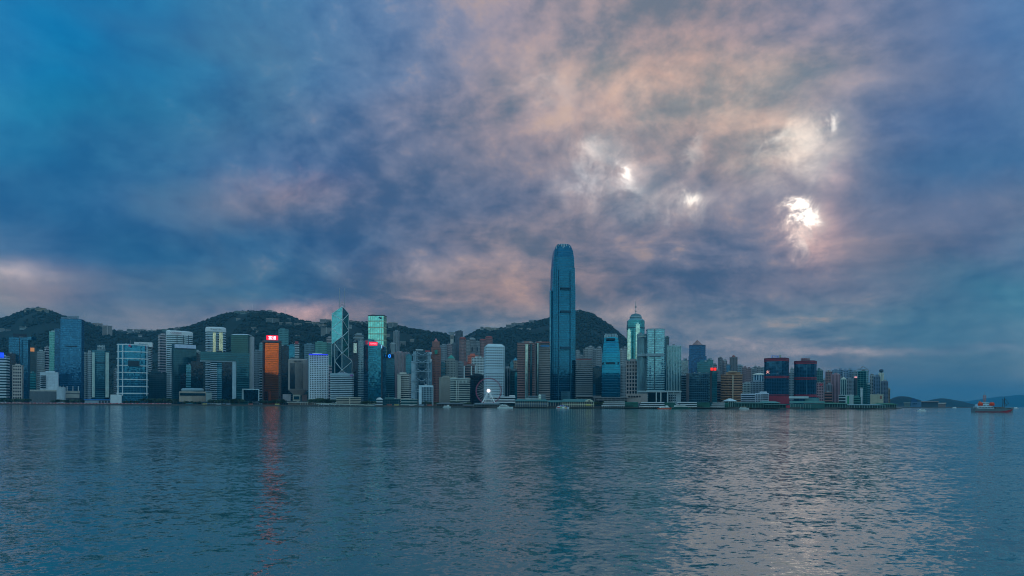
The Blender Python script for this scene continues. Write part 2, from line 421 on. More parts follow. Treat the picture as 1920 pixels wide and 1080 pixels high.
def terrain(X, Y):
    px = 960 + X / Y * F
    z = -6.0
    for i, (pts, Yr, wf, wb) in enumerate(RIDGES):
        if px < pts[0][0] - 60 or px > pts[-1][0] + 60: continue
        wob = 120 * mnoise.noise((px * 0.012, i * 7.7, 0.3))
        yr = Yr + wob
        zr = Z_(lerp_pts(pts, px), px, yr)
        if zr < 3: continue
        if Y < yr: s = 1 - (yr - Y) / wf
        else: s = 1 - (Y - yr) / wb
        if s <= 0: continue
        s = 0.35 * s + 0.65 * sm(s)
        gul = mnoise.fractal((X * 0.0042, Y * 0.0030, 3.1 + i), 0.9, 2.1, 5)
        h = zr * s + gul * 60 * s * (1 - s) * 2.2
        z = max(z, h)
    return z
cols = np.arange(-420, 1560, 4.5); ys = np.concatenate([np.arange(2080, 3960, 26), np.arange(3960, 5000, 70)])
hv = []
for Y in ys:
    for p in cols:
        x = X_(p, Y); hv.append((x, Y, terrain(x, Y)))
nc = len(cols); hf = [(j * nc + i, j * nc + i + 1, (j + 1) * nc + i + 1, (j + 1) * nc + i) for j in range(len(ys) - 1) for i in range(nc - 1)]
me = bpy.data.meshes.new('hills'); me.from_pydata(hv, [], hf)
def hill_mat():
    m, n = new_mat('hillside'); t = n.node('ShaderNodeTexCoord').outputs['Object']
    a = n.noise(t, 0.012, 6, 0.65); b = n.noise(t, 0.09, 4, 0.6)
    c = n.mix(n.rng(a.outputs[0], 0.35, 0.65), (0.006, 0.022, 0.021), (0.014, 0.034, 0.029))
    c = n.mix(n.rng(b.outputs[0], 0.35, 0.7, 0, 0.6), c, (0.005, 0.017, 0.017))
    finish(n, Base_Color=c, Roughness=0.95); return m
HM = hill_mat(); me.materials.append(HM)
for p in me.polygons: p.use_smooth = True
ho = bpy.data.objects.new('hills', me); COL.objects.link(ho); ho['kind'] = 'structure'

def hit(px, py, y0=2150.0, y1=4200.0):
    """first point where the view ray through a photo pixel meets the hillside"""
    Y = y0
    while Y < y1:
        X = X_(px, Y)
        if Z_(py, px, Y) < terrain(X, Y): return Y
        Y += 12
    return None

# wood on the hillside: tree crowns too many to count, one mass
rng = np.random.default_rng(5)
ph_ = (1 + 5 ** 0.5) / 2
ico = np.array([(-1, ph_, 0), (1, ph_, 0), (-1, -ph_, 0), (1, -ph_, 0), (0, -1, ph_), (0, 1, ph_), (0, -1, -ph_), (0, 1, -ph_), (ph_, 0, -1), (ph_, 0, 1), (-ph_, 0, -1), (-ph_, 0, 1)]) / 1.9
icf = np.array([(0, 11, 5), (0, 5, 1), (0, 1, 7), (0, 7, 10), (0, 10, 11), (1, 5, 9), (5, 11, 4), (11, 10, 2), (10, 7, 6), (7, 1, 8), (3, 9, 4), (3, 4, 2), (3, 2, 6), (3, 6, 8), (3, 8, 9), (4, 9, 5), (2, 4, 11), (6, 2, 10), (8, 6, 7), (9, 8, 1)])
vs = []; fs = []; cnt = 0
def crown_blob(x, y, z, s):
    global cnt
    v = ico * (s * rng.uniform(0.75, 1.3, (12, 1))) * np.array([1, 1, rng.uniform(0.7, 1.15)]) + np.array([x, y, z + s * 0.25])
    vs.append(v); fs.append(icf + cnt * 12); cnt += 1
tries = 0
while cnt < 24000 and tries < 90000:
    tries += 1
    p = rng.uniform(-60, 1420); Y = rng.uniform(2300, 4050); X = X_(p, Y)
    z = terrain(X, Y)
    if z < 25: continue
    if mnoise.noise((X * 0.006, Y * 0.006, 9.0)) < -0.32: continue
    crown_blob(X, Y, z, rng.uniform(4.0, 9.5))
for pts, Yr, wf, wb in RIDGES:           # denser along the crests, where single crowns break the skyline
    for _ in range(1500):
        p = rng.uniform(max(pts[0][0], -40), pts[-1][0])
        Yq = Yr + 120 * mnoise.noise((p * 0.012, RIDGES.index((pts, Yr, wf, wb)) * 7.7, 0.3)) + rng.uniform(-50, 20); X = X_(p, Yq)
        z = terrain(X, Yq)
        if z > 40: crown_blob(X, Yq, z - 1.5, rng.uniform(2.5, 6.0) * (1.5 if rng.random() < .08 else 1))
V = np.concatenate(vs); Fc = np.concatenate(fs)
me = bpy.data.meshes.new('hillside_wood'); me.vertices.add(len(V)); me.vertices.foreach_set('co', V.ravel())
me.loops.add(Fc.size); me.loops.foreach_set('vertex_index', Fc.ravel().astype(np.int32)); me.polygons.add(len(Fc))
me.polygons.foreach_set('loop_start', np.arange(0, Fc.size, 3, dtype=np.int32)); me.update(); me.validate()
def leaf_mat(a, b, name, scale=0.02):
    m, n = new_mat(name); t = n.node('ShaderNodeTexCoord').outputs['Object']
    q = n.noise(t, scale, 4, 0.6); g = n.node('ShaderNodeNewGeometry')
    f = n.m('ADD', n.m('MULTIPLY', n.rng(q.outputs[0], 0.3, 0.7), 0.6), n.m('MULTIPLY', g.outputs['Random Per Island'], 0.4))
    finish(n, Base_Color=n.mix(f, a, b), Roughness=0.85); return m
me.materials.append(leaf_mat((0.007, 0.023, 0.021), (0.013, 0.032, 0.027), 'wood_leaves'))
wo = bpy.data.objects.new('hillside_wood', me); COL.objects.link(wo)
tag(wo, 'dark green subtropical wood covering the slopes of the hills', 'wood', kind='stuff')

# ---- far islands and the hills across the harbour
def far_ridge(pts, Y, depth, seed):
    mb = MB(); n = 90; a0, a1 = pts[0][0], pts[-1][0]; rows_ = 9
    for j in range(rows_):
        s = j / (rows_ - 1); yy = Y - depth + 2 * depth * s; prof = math.sin(math.pi * s) ** 0.8
        for i in range(n):
            p = a0 + (a1 - a0) * i / (n - 1)
            z = max(Z_(lerp_pts(pts, p), p, Y), -1) * prof
            z += prof * z * 0.10 * mnoise.fractal((p * 0.05, j * 0.9, seed), 1, 2, 4) - (1 - prof) * 3
            mb.v.append((X_(p, Y), yy, z))
    mb.f = [(j * n + i, j * n + i + 1, (j + 1) * n + i + 1, (j + 1) * n + i) for j in range(rows_ - 1) for i in range(n - 1)]
    return struct('hills', mb, HM, True)
far_ridge([(1655, 763), (1668, 757), (1676, 750), (1685, 745), (1694, 743), (1704, 746), (1712, 752), (1722, 758), (1735, 763)], 5200, 300, 1)
far_ridge([(1738, 763), (1752, 751), (1760, 747.5), (1770, 747), (1782, 750), (1797, 756), (1812, 760), (1830, 764)], 7200, 420, 2)
far_ridge([(1690, 764), (1740, 756), (1800, 752), (1830, 753), (1850, 748), (1865, 745), (1880, 744), (1895, 743), (1908, 740), (1922, 742), (1960, 748), (2010, 738), (2080, 746), (2150, 764)], 20500, 1500, 3)
# Kowloon's hills, behind the viewer: seen only as the dark skyline in the glass
mb = MB(); n = 120
for j, (rr, f_) in enumerate(((2300, 0.0), (2900, 0.5), (3600, 1.0), (5200, 0.0))):
    for i in range(n):
        a = math.pi * (0.45 + 1.1 * i / (n - 1))
        hgt = 300 + 90 * mnoise.fractal((i * 0.09, 0.5, 2.2), 1, 2, 5)
        mb.v.append((rr * math.sin(a), rr * math.cos(a), -2 + hgt * f_))
mb.f = [(j * n + i, j * n + i + 1, (j + 1) * n + i + 1, (j + 1) * n + i) for j in range(3) for i in range(n - 1)]
struct('hills', mb, HM, True)

# ---- haze
hz = MB().box(-25500, 25500, -25500, 25500, -6, 640)
hm = bpy.data.materials.new('haze'); hm.use_nodes = True; hn = NT(hm.node_tree)
pv = hn.node('ShaderNodeVolumePrincipled'); pv.inputs['Color'].default_value = (0.07, 0.55, 0.90, 1); pv.inputs['Density'].default_value = 5.2e-5; pv.inputs['Anisotropy'].default_value = 0.2
ho_ = hn.node('ShaderNodeOutputMaterial'); hn.nt.links.new(pv.outputs[0], ho_.inputs['Volume'])
hzo = obj('haze', hz, hm); tag(hzo, 'thin blue dusk haze over the harbour and hills', 'haze', kind='stuff')

# ================================================================== building kit
def footprint(plan, W, D, a):
    w2, d2 = W / 2, D / 2
    if plan == 'box': p = [(-w2, -d2), (w2, -d2), (w2, d2), (-w2, d2)]
    elif plan[:3] == 'oct':
        c = min(W, D) * (float(plan[3:]) if len(plan) > 3 else 0.22)
        p = [(-w2 + c, -d2), (w2 - c, -d2), (w2, -d2 + c), (w2, d2 - c), (w2 - c, d2), (-w2 + c, d2), (-w2, d2 - c), (-w2, -d2 + c)]
    elif plan == 'oval':
        p = [(w2 * math.cos(t), d2 * math.sin(t)) for t in [2 * math.pi * i / 28 for i in range(28)]]
    elif plan == 'bow':       # bowed front, flat back
        p = [(w2, d2), (-w2, d2)] + [(-w2 * math.cos(t), -d2 * 0.45 - d2 * 0.55 * math.sin(t)) for t in [math.pi * i / 16 for i in range(17)]]
    elif plan == 'cross':
        e, g = w2 * 0.42, d2 * 0.42
        p = [(-e, -d2), (e, -d2), (e, -g), (w2, -g), (w2, g), (e, g), (e, d2), (-e, d2), (-e, g), (-w2, g), (-w2, -g), (-e, -g)]
    elif plan == 'star':      # square with stepped corners
        c = 0.16 * W; h = c * 0.5
        p = []
        for sx, sy, fl in ((1, -1, 0), (1, 1, 1), (-1, 1, 0), (-1, -1, 1)):
            q = [(sx * (w2 - c), sy * d2), (sx * (w2 - c), sy * (d2 - h)), (sx * (w2 - h), sy * (d2 - h)), (sx * (w2 - h), sy * (d2 - c)), (sx * w2, sy * (d2 - c))]
            p += q if not fl else q[::-1]
    return rot2(p, a)

STEEL_ = matte('8a939a', 0.45, 0.15, metallic=0.5)
class Bld:
    pass

def ground_z(X, Y):
    if Y < 2080: return GZ
    return max(GZ, terrain(X, Y) - 2.0)

def tower(name, label, xl, xr, top, Y, cat='tower', rot=0.0, k=0.8, plan='box', style='bands', core='2a5a70', trim='b8bcc0', n=24, band=0.42, sp=4.0, pw=0.9,
          out_=0.45, group=None, roof=True, plant=1, refl=0.55, gkw=None, core_mat=None, trim_mat=None, join=False, base=None, H=None, wall=None):
    xm = (xl + xr) / 2; az = AZ(xm); S = (xr - xl) / F * Y * math.cos(az); r = R(rot)
    if plan in ('oval',): W = S / math.sqrt(math.cos(r) ** 2 + (k * math.sin(r)) ** 2)
    elif plan == 'oct' or plan[:3] == 'oct': W = S / max(math.cos(r) + 0.6 * k * abs(math.sin(r)), .5)
    else: W = S / (math.cos(r) + k * abs(math.sin(r)))
    D = k * W
    b = Bld(); b.W, b.D, b.Y, b.az, b.r, b.xm = W, D, Y, az, r, xm
    X = X_(xm, Y); z0 = ground_z(X, Y) if base is None else base
    zt = Z_(top, xm, Y); b.H = (zt - z0) if H is None else H; b.z0 = z0; b.loc = (X, Y, z0)
    b.ang = -az + r
    b.root = thing(name, label, cat, b.loc, group)
    P = footprint(plan, W, D, b.ang); b.P = P
    gm = core_mat or glass(core, refl, **(gkw or {})); tm = trim_mat or matte(trim)
    b.gm, b.tm = gm, tm
    cname = 'curtain_wall' if style in ('curtain', 'fins', 'bands') else 'wall'
    b.core = obj(cname, MB().prism(P, 0, b.H), gm, b.root)
    fh = b.H / n
    if style in ('bands', 'bandsfins'):
        Po = offset(P, out_)
        if join:
            m_ = MB()
            for i in range(n): m_.prism(Po, (i + 0.15) * fh, (i + 0.15 + band) * fh)
            o = obj('floor_bands', m_, tm, b.root); o['kind'] = 'stuff'
        else:
            mesh = None
            for i in range(n):
                if mesh is None:
                    o = obj('floor_band', MB().prism(Po, 0, band * fh), tm, b.root); mesh = o.data
                else: o = obj('floor_band', mesh, None, b.root)
                o.location = (0, 0, (i + 0.15) * fh)
    def piers(spc, wd, dep, joined, h0=0.0, h1=None, mat=None, nm='pier'):
        h1 = b.H if h1 is None else h1
        js = MB(); made = {}
        for i in range(len(P)):
            p0 = Vector(P[i]); p1 = Vector(P[(i + 1) % len(P)]); e = p1 - p0; L = e.length
            if L < 0.5: continue
            e.normalize(); nr = Vector((e.y, -e.x)); mcount = max(1, round(L / spc))
            mid = (p0 + p1) / 2
            if not joined and nr.dot(Vector((-X, -Y)).normalized()) < 0.05: continue
            key = i
            for q in range(mcount + 1):
                c = p0 + e * (L * q / mcount)
                quad = [c - e * wd / 2 - nr * 0.3, c - e * wd / 2 + nr * dep, c + e * wd / 2 + nr * dep, c + e * wd / 2 - nr * 0.3]
                if joined: js.prism([(v_.x, v_.y) for v_ in quad][::-1], h0, h1)
                else:
                    if key not in made:
                        o = obj(nm, MB().prism([(v_.x - c.x, v_.y - c.y) for v_ in quad][::-1], h0, h1), mat or tm, b.root, (c.x, c.y, 0)); made[key] = o.data
                    else: o = obj(nm, made[key], None, b.root, (c.x, c.y, 0))
        if joined:
            return js
    b.piers = piers
    if style == 'grid':
        Po = offset(P, out_ * 0.8); m_ = piers(sp, pw, out_, True)
        for i in range(n): m_.prism(Po, (i + 0.1) * fh, (i + 0.1 + band) * fh)
        o = obj('window_grid', m_, tm, b.root); o['kind'] = 'stuff'
    if style == 'curtain':
        Po = offset(P, 0.12); m_ = piers(sp, 0.35, 0.25, True)
        for i in range(n): m_.prism(Po, (i + 0.1) * fh, (i + 0.1 + 0.16) * fh)
        o = obj('mullions', m_, tm, b.root); o['kind'] = 'stuff'
    if style in ('fins', 'bandsfins'):
        piers(sp, pw, out_ + 0.25, False, nm='fin')
    b.roof = None
    if roof:
        b.roof = obj('roof', MB().prism(offset(P, out_ + 0.35), b.H, b.H + 1.6), matte(wall or trim), b.root)
    rng_ = random.Random(hash(label) % 9999 if False else len(label) * 31 + int(xl))
    for i in range(plant):
        f = 0.52 - 0.16 * i; ox = rng_.uniform(-.12, .12) * W; oy = rng_.uniform(-.1, .1) * D; h0 = b.H + 1.6
        q = [(x * f + ox, y * f + oy) for x, y in P]
        obj('roof_plant', MB().prism(q, h0 + (0 if i == 0 else 3.0 * i), h0 + rng_.uniform(3, 5) + 3.0 * i), matte(wall or trim), b.roof or b.root)
    if b.roof is not None:
        for i in range(rng_.randint(1, 3)):          # tanks, lift heads and aerials
            ox = rng_.uniform(-.32, .32) * W; oy = rng_.uniform(-.32, .1) * D; c_ = rot2([(ox, oy)], b.ang)[0]; w_ = rng_.uniform(1.2, 2.6); h0 = b.H + 1.6
            obj('roof_tank', MB().prism([(x + c_[0], y + c_[1]) for x, y in rot2([(-w_, -w_), (w_, -w_), (w_, w_), (-w_, w_)], b.ang)], h0, h0 + rng_.uniform(1.8, 3.6)), matte(rng_.choice(('8a8f92', '6f767a', 'a2a6a6'))), b.roof)
        if rng_.random() < .45:
            c_ = rot2([(rng_.uniform(-.3, .3) * W, rng_.uniform(-.2, .2) * D)], b.ang)[0]
            obj('antenna', MB().tube((c_[0], c_[1], b.H + 1.6), (c_[0], c_[1], b.H + 1.6 + rng_.uniform(7, 13)), .38, 5, .2), STEEL_, b.roof)
    return b

def rel(b, px, py, Y):
    return (X_(px, Y) - b.loc[0], Y - b.loc[1], Z_(py, px, Y) - b.loc[2])

def pbox(b, name, x0, x1, y0, y1, Yf, depth, mat, rot=0.0, parent=None):
    """box whose front spans a pixel rectangle at depth Yf, turned to the viewer"""
    xm = (x0 + x1) / 2; az = AZ(xm); W = (x1 - x0) / F * Yf * math.cos(az)
    cx, cy = X_(xm, Yf) - b.loc[0], Yf - b.loc[1]
    p = rot2([(-W / 2, 0), (W / 2, 0), (W / 2, depth), (-W / 2, depth)], -az + R(rot))
    p = [(x + cx, y + cy) for x, y in p]
    zt = Z_(y0, xm, Yf) - b.loc[2]; zb = Z_(y1, xm, Yf) - b.loc[2]
    return obj(name, MB().prism(p, zb, zt), mat, parent or b.root)

def solo(name, label, xl, xr, Y, cat='building', group=None, z=None):
    b = Bld(); xm = (xl + xr) / 2; b.xm = xm; b.Y = Y; b.az = AZ(xm)
    b.loc = (X_(xm, Y), Y, ground_z(X_(xm, Y), Y) if z is None else z); b.root = thing(name, label, cat, b.loc, group)
    b.W = (xr - xl) / F * Y * math.cos(b.az); return b

def bar(b, name, pts, r, mat, n=5, parent=None):
    m_ = MB()
    for p, q in zip(pts[:-1], pts[1:]): m_.tube(p, q, r, n)
    return obj(name, m_, mat, parent or b.root)

def lettering(b, text, px, py, hpx, Y, mat, wpx=None, name='sign_lettering', parent=None, rot=0.0):
    cu = bpy.data.curves.new('t', 'FONT'); cu.body = text; cu.align_x = 'CENTER'; cu.align_y = 'CENTER'; cu.size = 1.0; cu.extrude = 0.02; cu.resolution_u = 2
    t = bpy.data.objects.new('t', cu); COL.objects.link(t)
    dg = bpy.context.evaluated_depsgraph_get(); dg.update()
    me = bpy.data.meshes.new_from_object(t.evaluated_get(dg)); bpy.data.objects.remove(t)
    co_ = np.empty(len(me.vertices) * 3); me.vertices.foreach_get('co', co_); co_ = co_.reshape(-1, 3)
    lo, hi = co_.min(0), co_.max(0)
    hm_ = hpx / F * Y; s = hm_ / (hi[1] - lo[1]); sx = s if wpx is None else (wpx / F * Y * math.cos(AZ(px))) / (hi[0] - lo[0])
    c = (lo + hi) / 2; co_ = (co_ - c) * np.array([sx, s, 12.0])
    me.vertices.foreach_set('co', co_.ravel()); me.materials.clear(); me.materials.append(mat); me.name = name; me.update()
    o = bpy.data.objects.new(name, me); COL.objects.link(o); o.parent = parent or b.root
    o.location = rel(b, px, py, Y); o.rotation_euler = (R(90), 0, -AZ(px) + R(rot))
    return o

# shared materials
WHITE = matte('c9ccce', 0.6, 0.12); DARK = matte('2b3036', 0.7); STEEL = matte('8a939a', 0.45, 0.15, metallic=0.5)
CONC = matte('9a9a96'); PALE = matte('b5bcc2', 0.6)

# ================================================================== buildings: eastern waterfront
b = tower('striped_office_tower', 'pale striped office tower with a blue lit rooftop sign', -14, 18, 669, 2085, rot=-18, n=17, core='1f3a48', trim='b9c4c8', band=.5)
pbox(b, 'rooftop_sign', -6, 7, 661, 670, 2066, 5, emit('1a4bff', .8))
b = tower('dark_office_tower', 'narrow charcoal office tower behind the blue signed striped tower', 13, 29, 664, 2170, style='curtain', core='1d2830', trim='30383f', n=22, refl=.35)
b = tower('grid_office_block', 'beige concrete office block with square windows before the dark tower', 24, 43, 686, 2060, style='grid', core='1c2a33', trim='b0a29a', n=12, sp=5.2, pw=2.0, band=.45, rot=-12, out_=.9)
b = tower('glass_office_tower', 'blue glass office tower with a shallow concave roofline and centre groove', 16, 56, 634, 2210, style='curtain', core='2e6f90', trim='2a5468', n=28, refl=.72, plant=0, k=.7, rot=-8)
ends = MB()
for i in range(8):
    x0 = 17 + 38 * i / 8; x1 = 17 + 38 * (i + 1) / 8; c = 630 + 3 * (1 - ((x0 + x1) / 2 - 36) ** 2 / 400)
    p0 = rel(b, x0, c, 2190); p1 = rel(b, x1, 637, 2190); ends.box(p0[0], p1[0], -12, 12, p1[2], p0[2])
obj('crown', ends, b.gm, b.root); pbox(b, 'centre_groove', 35.2, 36.8, 634, 738, 2173, 3, DARK); pbox(b, 'roof_plant', 24, 50, 626, 632, 2215, 14, DARK)
b = tower('dark_green_tower', 'dark green tower carrying a square orange lit panel', 56, 68, 650, 2270, style='curtain', core='24444a', trim='2d4a50', n=24, refl=.4)
pbox(b, 'lit_panel', 56.5, 64, 652, 659, 2252, 2, emit('d08a50', .55))
RG = 'residential towers below the wooded hills'
b = tower('residential_tower', 'stubby white residential tower beside the orange lit panel', 69, 83, 659, 2320, plan='cross', style='grid', core='26363f', trim='bfc4c4', n=24, sp=3.4, pw=1.5)
b = tower('residential_tower', 'slim white residential tower with one dark side against green glass', 83.5, 92.5, 652, 2330, style='bands', core='33283a', trim='c6c2c6', n=22, rot=25, join=True)
b = tower('green_glass_tower', 'slender sea green glass tower tucked behind the tall blue office tower', 92, 104, 623, 2300, style='curtain', core='4f9a96', trim='8fb8b4', n=30, refl=.65)
b = tower('blue_glass_tower', 'tall blue glass office tower with stepped wing and rooftop sign frame', 113, 157.5, 600, 2160, style='curtain', core='2b6d94', trim='2a5f80', n=40, refl=.78, rot=-14, k=.55, plant=0, sp=3.2, gkw=dict(jitter=.01))
pbox(b, 'wing', 102, 118, 616, 742, 2150, 30, glass('285a7a', .7)); pbox(b, 'lit_corner', 112.5, 118, 597.5, 616, 2141, 8, PALE)  # glass wing and a pale matte block at the top left corner
pbox(b, 'mechanical_band', 120, 144, 648.4, 649.8, 2139, 2, DARK); pbox(b, 'roof_plant', 114, 146, 595, 600, 2165, 15, matte('6b7f8c'))
for i in range(5): pbox(b, 'sign_panel', 125 + i * 4.6, 129 + i * 4.6, 592.5, 597.5, 2158, 2, matte('7c8894'))
bar(b, 'mast', [rel(b, 157, 602, 2160), rel(b, 157, 586, 2160)], .35, STEEL)
b = tower('teal_slab_block', 'low teal glazed slab between the concave tower and the white block', 56, 66.5, 700, 2100, style='bands', core='1f6a70', trim='2d7f84', n=12)
b = tower('white_office_block', 'low white office block with striped bay beside the tall blue tower', 75, 110, 699, 2070, style='curtain', core='7d97a8', trim='c4cdd4', n=10, core_mat=matte('b9c2ca', .5), rot=-6, k=.5)
for i in range(7): pbox(b, 'window_strip', 75.6, 86, 704 + i * 3.6, 706 + i * 3.6, 2048, 2, glass('1f3a48', .5))
b = solo('terraced_podium', 'pale terraced podium with colonnade under the tall blue tower', 56, 152, 2040)
for x0, x1, y0, y1 in ((56, 107, 731, 734), (58, 106, 735, 738), (123, 150, 733, 737), (123, 149, 739, 746)): pbox(b, 'terrace', x0, x1, y0, y1, 2040, 16, matte('a9a49c'))
pbox(b, 'wall', 56, 150, 734, 758, 2046, 20, matte('5b6165'))
for x in (125, 136, 146): pbox(b, 'column', x, x + 1.3, 724, 733, 2038, 2, WHITE)
b = tower('perforated_pavilion', 'white perforated pavilion with curved front beside the podium', 107, 122, 727, 2010, cat='pavilion', plan='bow', style='grid', core='566068', trim='aeb8c0', n=7, sp=4, pw=2.6, band=.7, plant=0)
b = tower('residential_tower', 'speckled beige residential tower left of the octagonal tower', 154, 163.5, 664, 2340, plan='cross', style='grid', core='2a3a42', trim='8e9a9c', n=26, sp=3.2, pw=1.4)
b = tower('residential_tower', 'taller speckled white residential tower touching the octagonal tower', 162.5, 173, 661, 2350, plan='cross', style='grid', core='2a3a42', trim='aab4b8', n=26, sp=3.2, pw=1.4)
b = tower('octagonal_tower', 'octagonal white edged glass tower with lattice rooftop crown', 172, 204.5, 659, 2040, plan='oct.27', style='bands', core='2b6478', trim='3f7a86', n=26, band=.2, refl=.65, k=1, plant=0)
for x0, x1 in ((172.3, 178.5), (197.5, 204)): pbox(b, 'corner_panel', x0, x1, 661, 745, 2016 if x0 < 180 else 2018, 6, matte('b7c6bd', .55))
for y0 in (679.5, 729): pbox(b, 'mechanical_band', 179, 197, y0, y0 + 1.4, 2011, 2, DARK)
pbox(b, 'roof_plant', 181, 197, 655, 659, 2034, 12, matte('7e8a90'))
for i in range(5): pbox(b, 'crown_frame', 182.5 + i * 2.8, 184.3 + i * 2.8, 647, 655, 2034, 3, matte('9aa4a8'))
pbox(b, 'crown_beam', 182, 196.5, 649, 650.6, 2032, 4, matte('9aa4a8'))
b = solo('blue_roofed_shed', 'long low shed with bright blue roof on the promenade', 158, 216, 1960, 'shed')
pbox(b, 'wall', 159, 215, 750.5, 758, 1962, 12, matte('8ea0aa')); pbox(b, 'roof', 158, 216, 748.6, 750.4, 1960, 16, matte('2f74b8'))
for i in range(9): pbox(b, 'door', 162 + i * 5.8, 165.4 + i * 5.8, 751.6, 757.4, 1961.4, 1, DARK)
# construction hoarding on the promenade
b = solo('hoarding_fence', 'row of red and white construction hoarding along the sea wall', 30, 330, 1925, 'fence', z=GZ)
hp = None
for i in range(100):
    p = 2 + i * 3.2; Yf = YS(p) + 8; c = ('a84a50', 'c08f92', '8f5a60', 'b5777a')[i % 4]
    x = X_(p, Yf) - b.loc[0]
    if i < 4 or hp is None:
        pass
    mb = MB().box(-2.2, 2.2, 0, .4, 0, 2.6 + (i % 3) * .5)
    obj('hoarding_panel', mb, matte(c), b.root, (x, Yf - b.loc[1], 0))
# ---- white framed tower
b = tower('white_framed_tower', 'glass tower in white horizontal frames with red logo beside octagonal tower', 219, 278, 647, 1985, plan='bow', style='curtain', core='2f86a6', trim='3a7f96', n=32, k=.62, rot=-4, refl=.78, plant=0, gkw=dict(jitter=.012))
Pf = offset(b.P, 1.3); fm = None
for i in range(8):
    yy = 647.5 + i * 12.9; z = Z_(yy, b.xm, b.Y) - b.z0
    o = obj('white_frame', MB().prism(Pf, -1.3, 1.3) if fm is None else fm, WHITE, b.root, (0, 0, z)); fm = o.data
for x0, x1 in ((220, 222.2), (229, 230.6), (274.5, 276)): pbox(b, 'frame_post', x0, x1, 646, 742, 1950, 3, WHITE)
pbox(b, 'dark_recess', 239.5, 261.5, 676, 686.5, 1949.5, 3, matte('24333c')); pbox(b, 'logo', 240.5, 244.5, 646.2, 649.8, 1944, 1.5, matte('c8325a'))
lettering(b, 'CITIC', 251.5, 648, 2.6, 1944.5, DARK, 11)
pbox(b, 'base_annex', 207, 228, 740, 756, 1935, 20, WHITE); pbox(b, 'annex_glass', 209, 219, 742, 748, 1934, 2, glass('2a5a70'))
b = tower('white_hotel_tower', 'white hotel tower with a lettered crown behind the white framed tower', 251, 285, 650, 2180, style='bands', core='24404c', trim='b4c0c6', n=32, k=.6, roof=False, plant=0, rot=-10)
sg = pbox(b, 'crown', 251, 285, 641.5, 650, 2150, 30, WHITE, rot=-6); lettering(b, 'MARRIOTT', 269, 645.5, 2.4, 2147, DARK, 15, parent=sg)
b = tower('punched_window_slab', 'sliver of white slab with punched windows by the white framed tower', 213.5, 220, 694, 2090, style='grid', core='26363f', trim='a9b2b6', n=16, sp=3.4, pw=1.6)
b = tower('glass_office_block', 'dim teal office block low between white framed tower and hotels', 277, 312, 700, 2130, style='curtain', core='1d4450', trim='244a54', n=16, refl=.4, k=.5)
b = tower('banded_residential_tower', 'grey pink banded residential tower beside the curved white hotel', 296, 312.5, 629, 2330, style='bands', core='3a4650', trim='a49ca0', n=26, join=True, rot=20)
# ---- curved white hotel
b = tower('curved_white_hotel', 'curved white hotel tower with plum lettering and dark vertical slots', 311, 361, 630, 2240, plan='oval', style='bands', core='2f4e5a', trim='b9c8cc', n=34, k=.55, band=.5, rot=14, roof=False, plant=0)
m_ = MB(); m_.loft([(offset(b.P, .9), b.H), (offset(b.P, .9), b.H + 12), (offset(b.P, -3), b.H + 15)]); sg = obj('crown', m_, WHITE, b.root)
pbox(b, 'stair_tower', 311.5, 318.5, 618.5, 742, 2214, 14, WHITE); pbox(b, 'stair_window', 313.6, 315.6, 632, 736, 2213, 2, glass('2a5a66'))
lettering(b, 'CONRAD', 329.5, 624, 3.2, 2208, matte('8a2f50'), 21, parent=sg)
for x in (331, 343, 352.5): pbox(b, 'dark_slot', x, x + 1.0, 628.5, 742, 2211, 3, DARK)
# ---- dark glass tower with bow-tie logo
b = tower('dark_glass_tower', 'dark green glass tower with a white sign band and red bow logo', 322, 368, 653, 2060, style='curtain', core='1c5260', trim='1f4a56', n=30, k=.5, rot=8, refl=.6, roof=False, plant=0)
pbox(b, 'sign_band', 327, 367, 646.3, 653, 2036, 22, matte('b3bcd0', .5)); pbox(b, 'corner_tower', 321.5, 327.5, 645, 752, 2042, 16, matte('2a4a55'))
m_ = MB()
for s in (-1, 1):
    for cx in (331.6, 334.6):
        a = Vector(rel(b, cx, 649.3, 2034)); hw = 1.4 / F * 2034; hh = 1.3 / F * 2034
        m_.slab([a, a + Vector((s * hw, 0, hh)), a + Vector((s * hw, 0, -hh))], (0, -.6, 0))
obj('logo', m_, matte('b02040'), b.root); lettering(b, 'HangSeng', 342, 649.8, 2.0, 2034, matte('3a4a70'), 9)
for i in range(24): pbox(b, 'balcony_fin', 318.3, 322.4, 654 + i * 3.6, 655.7 + i * 3.6, 2050, 8, PALE)
# ---- government offices: a tower with a doorway through it
CG = glass('235c66', .55); CGD = glass('17323e', .45)
b = solo('doorway_office_building', 'teal office complex shaped like a huge open doorway with a white reveal', 358, 468, 1950)
pbox(b, 'lintel', 376, 468, 660.5, 676, 1950, 30, CG); pbox(b, 'lintel_edge', 375, 442.5, 675.8, 678.4, 1946, 32, matte('9fb2bc'))
pbox(b, 'reveal', 435.4, 442.6, 678.6, 748, 1946, 32, matte('9fb2bc')); pbox(b, 'west_tower', 443, 467.5, 663, 752, 1951, 40, CG)
pbox(b, 'east_leg', 358, 381, 677, 752, 1952, 34, CGD); pbox(b, 'inner_wall', 416, 435.2, 679, 752, 1960, 22, CGD)
for i in range(20): pbox(b, 'floor_line', 443.4, 467, 666 + i * 4.2, 666.8 + i * 4.2, 1949, 2, matte('35707a'))
for i in range(4): pbox(b, 'floor_line', 376.5, 467, 663 + i * 3.4, 663.6 + i * 3.4, 1948.6, 1.2, matte('35707a'))
pbox(b, 'roof_plant', 388, 396, 658.5, 660.5, 1960, 14, CONC); pbox(b, 'roof_plant', 407, 416, 657.5, 660.5, 1960, 14, DARK)
b = tower('striped_tower_behind_doorway', 'white striped tower seen through the doorway building', 394.5, 406.5, 676, 2120, style='bands', core='1c3440', trim='b9c6cc', n=22, plant=0)
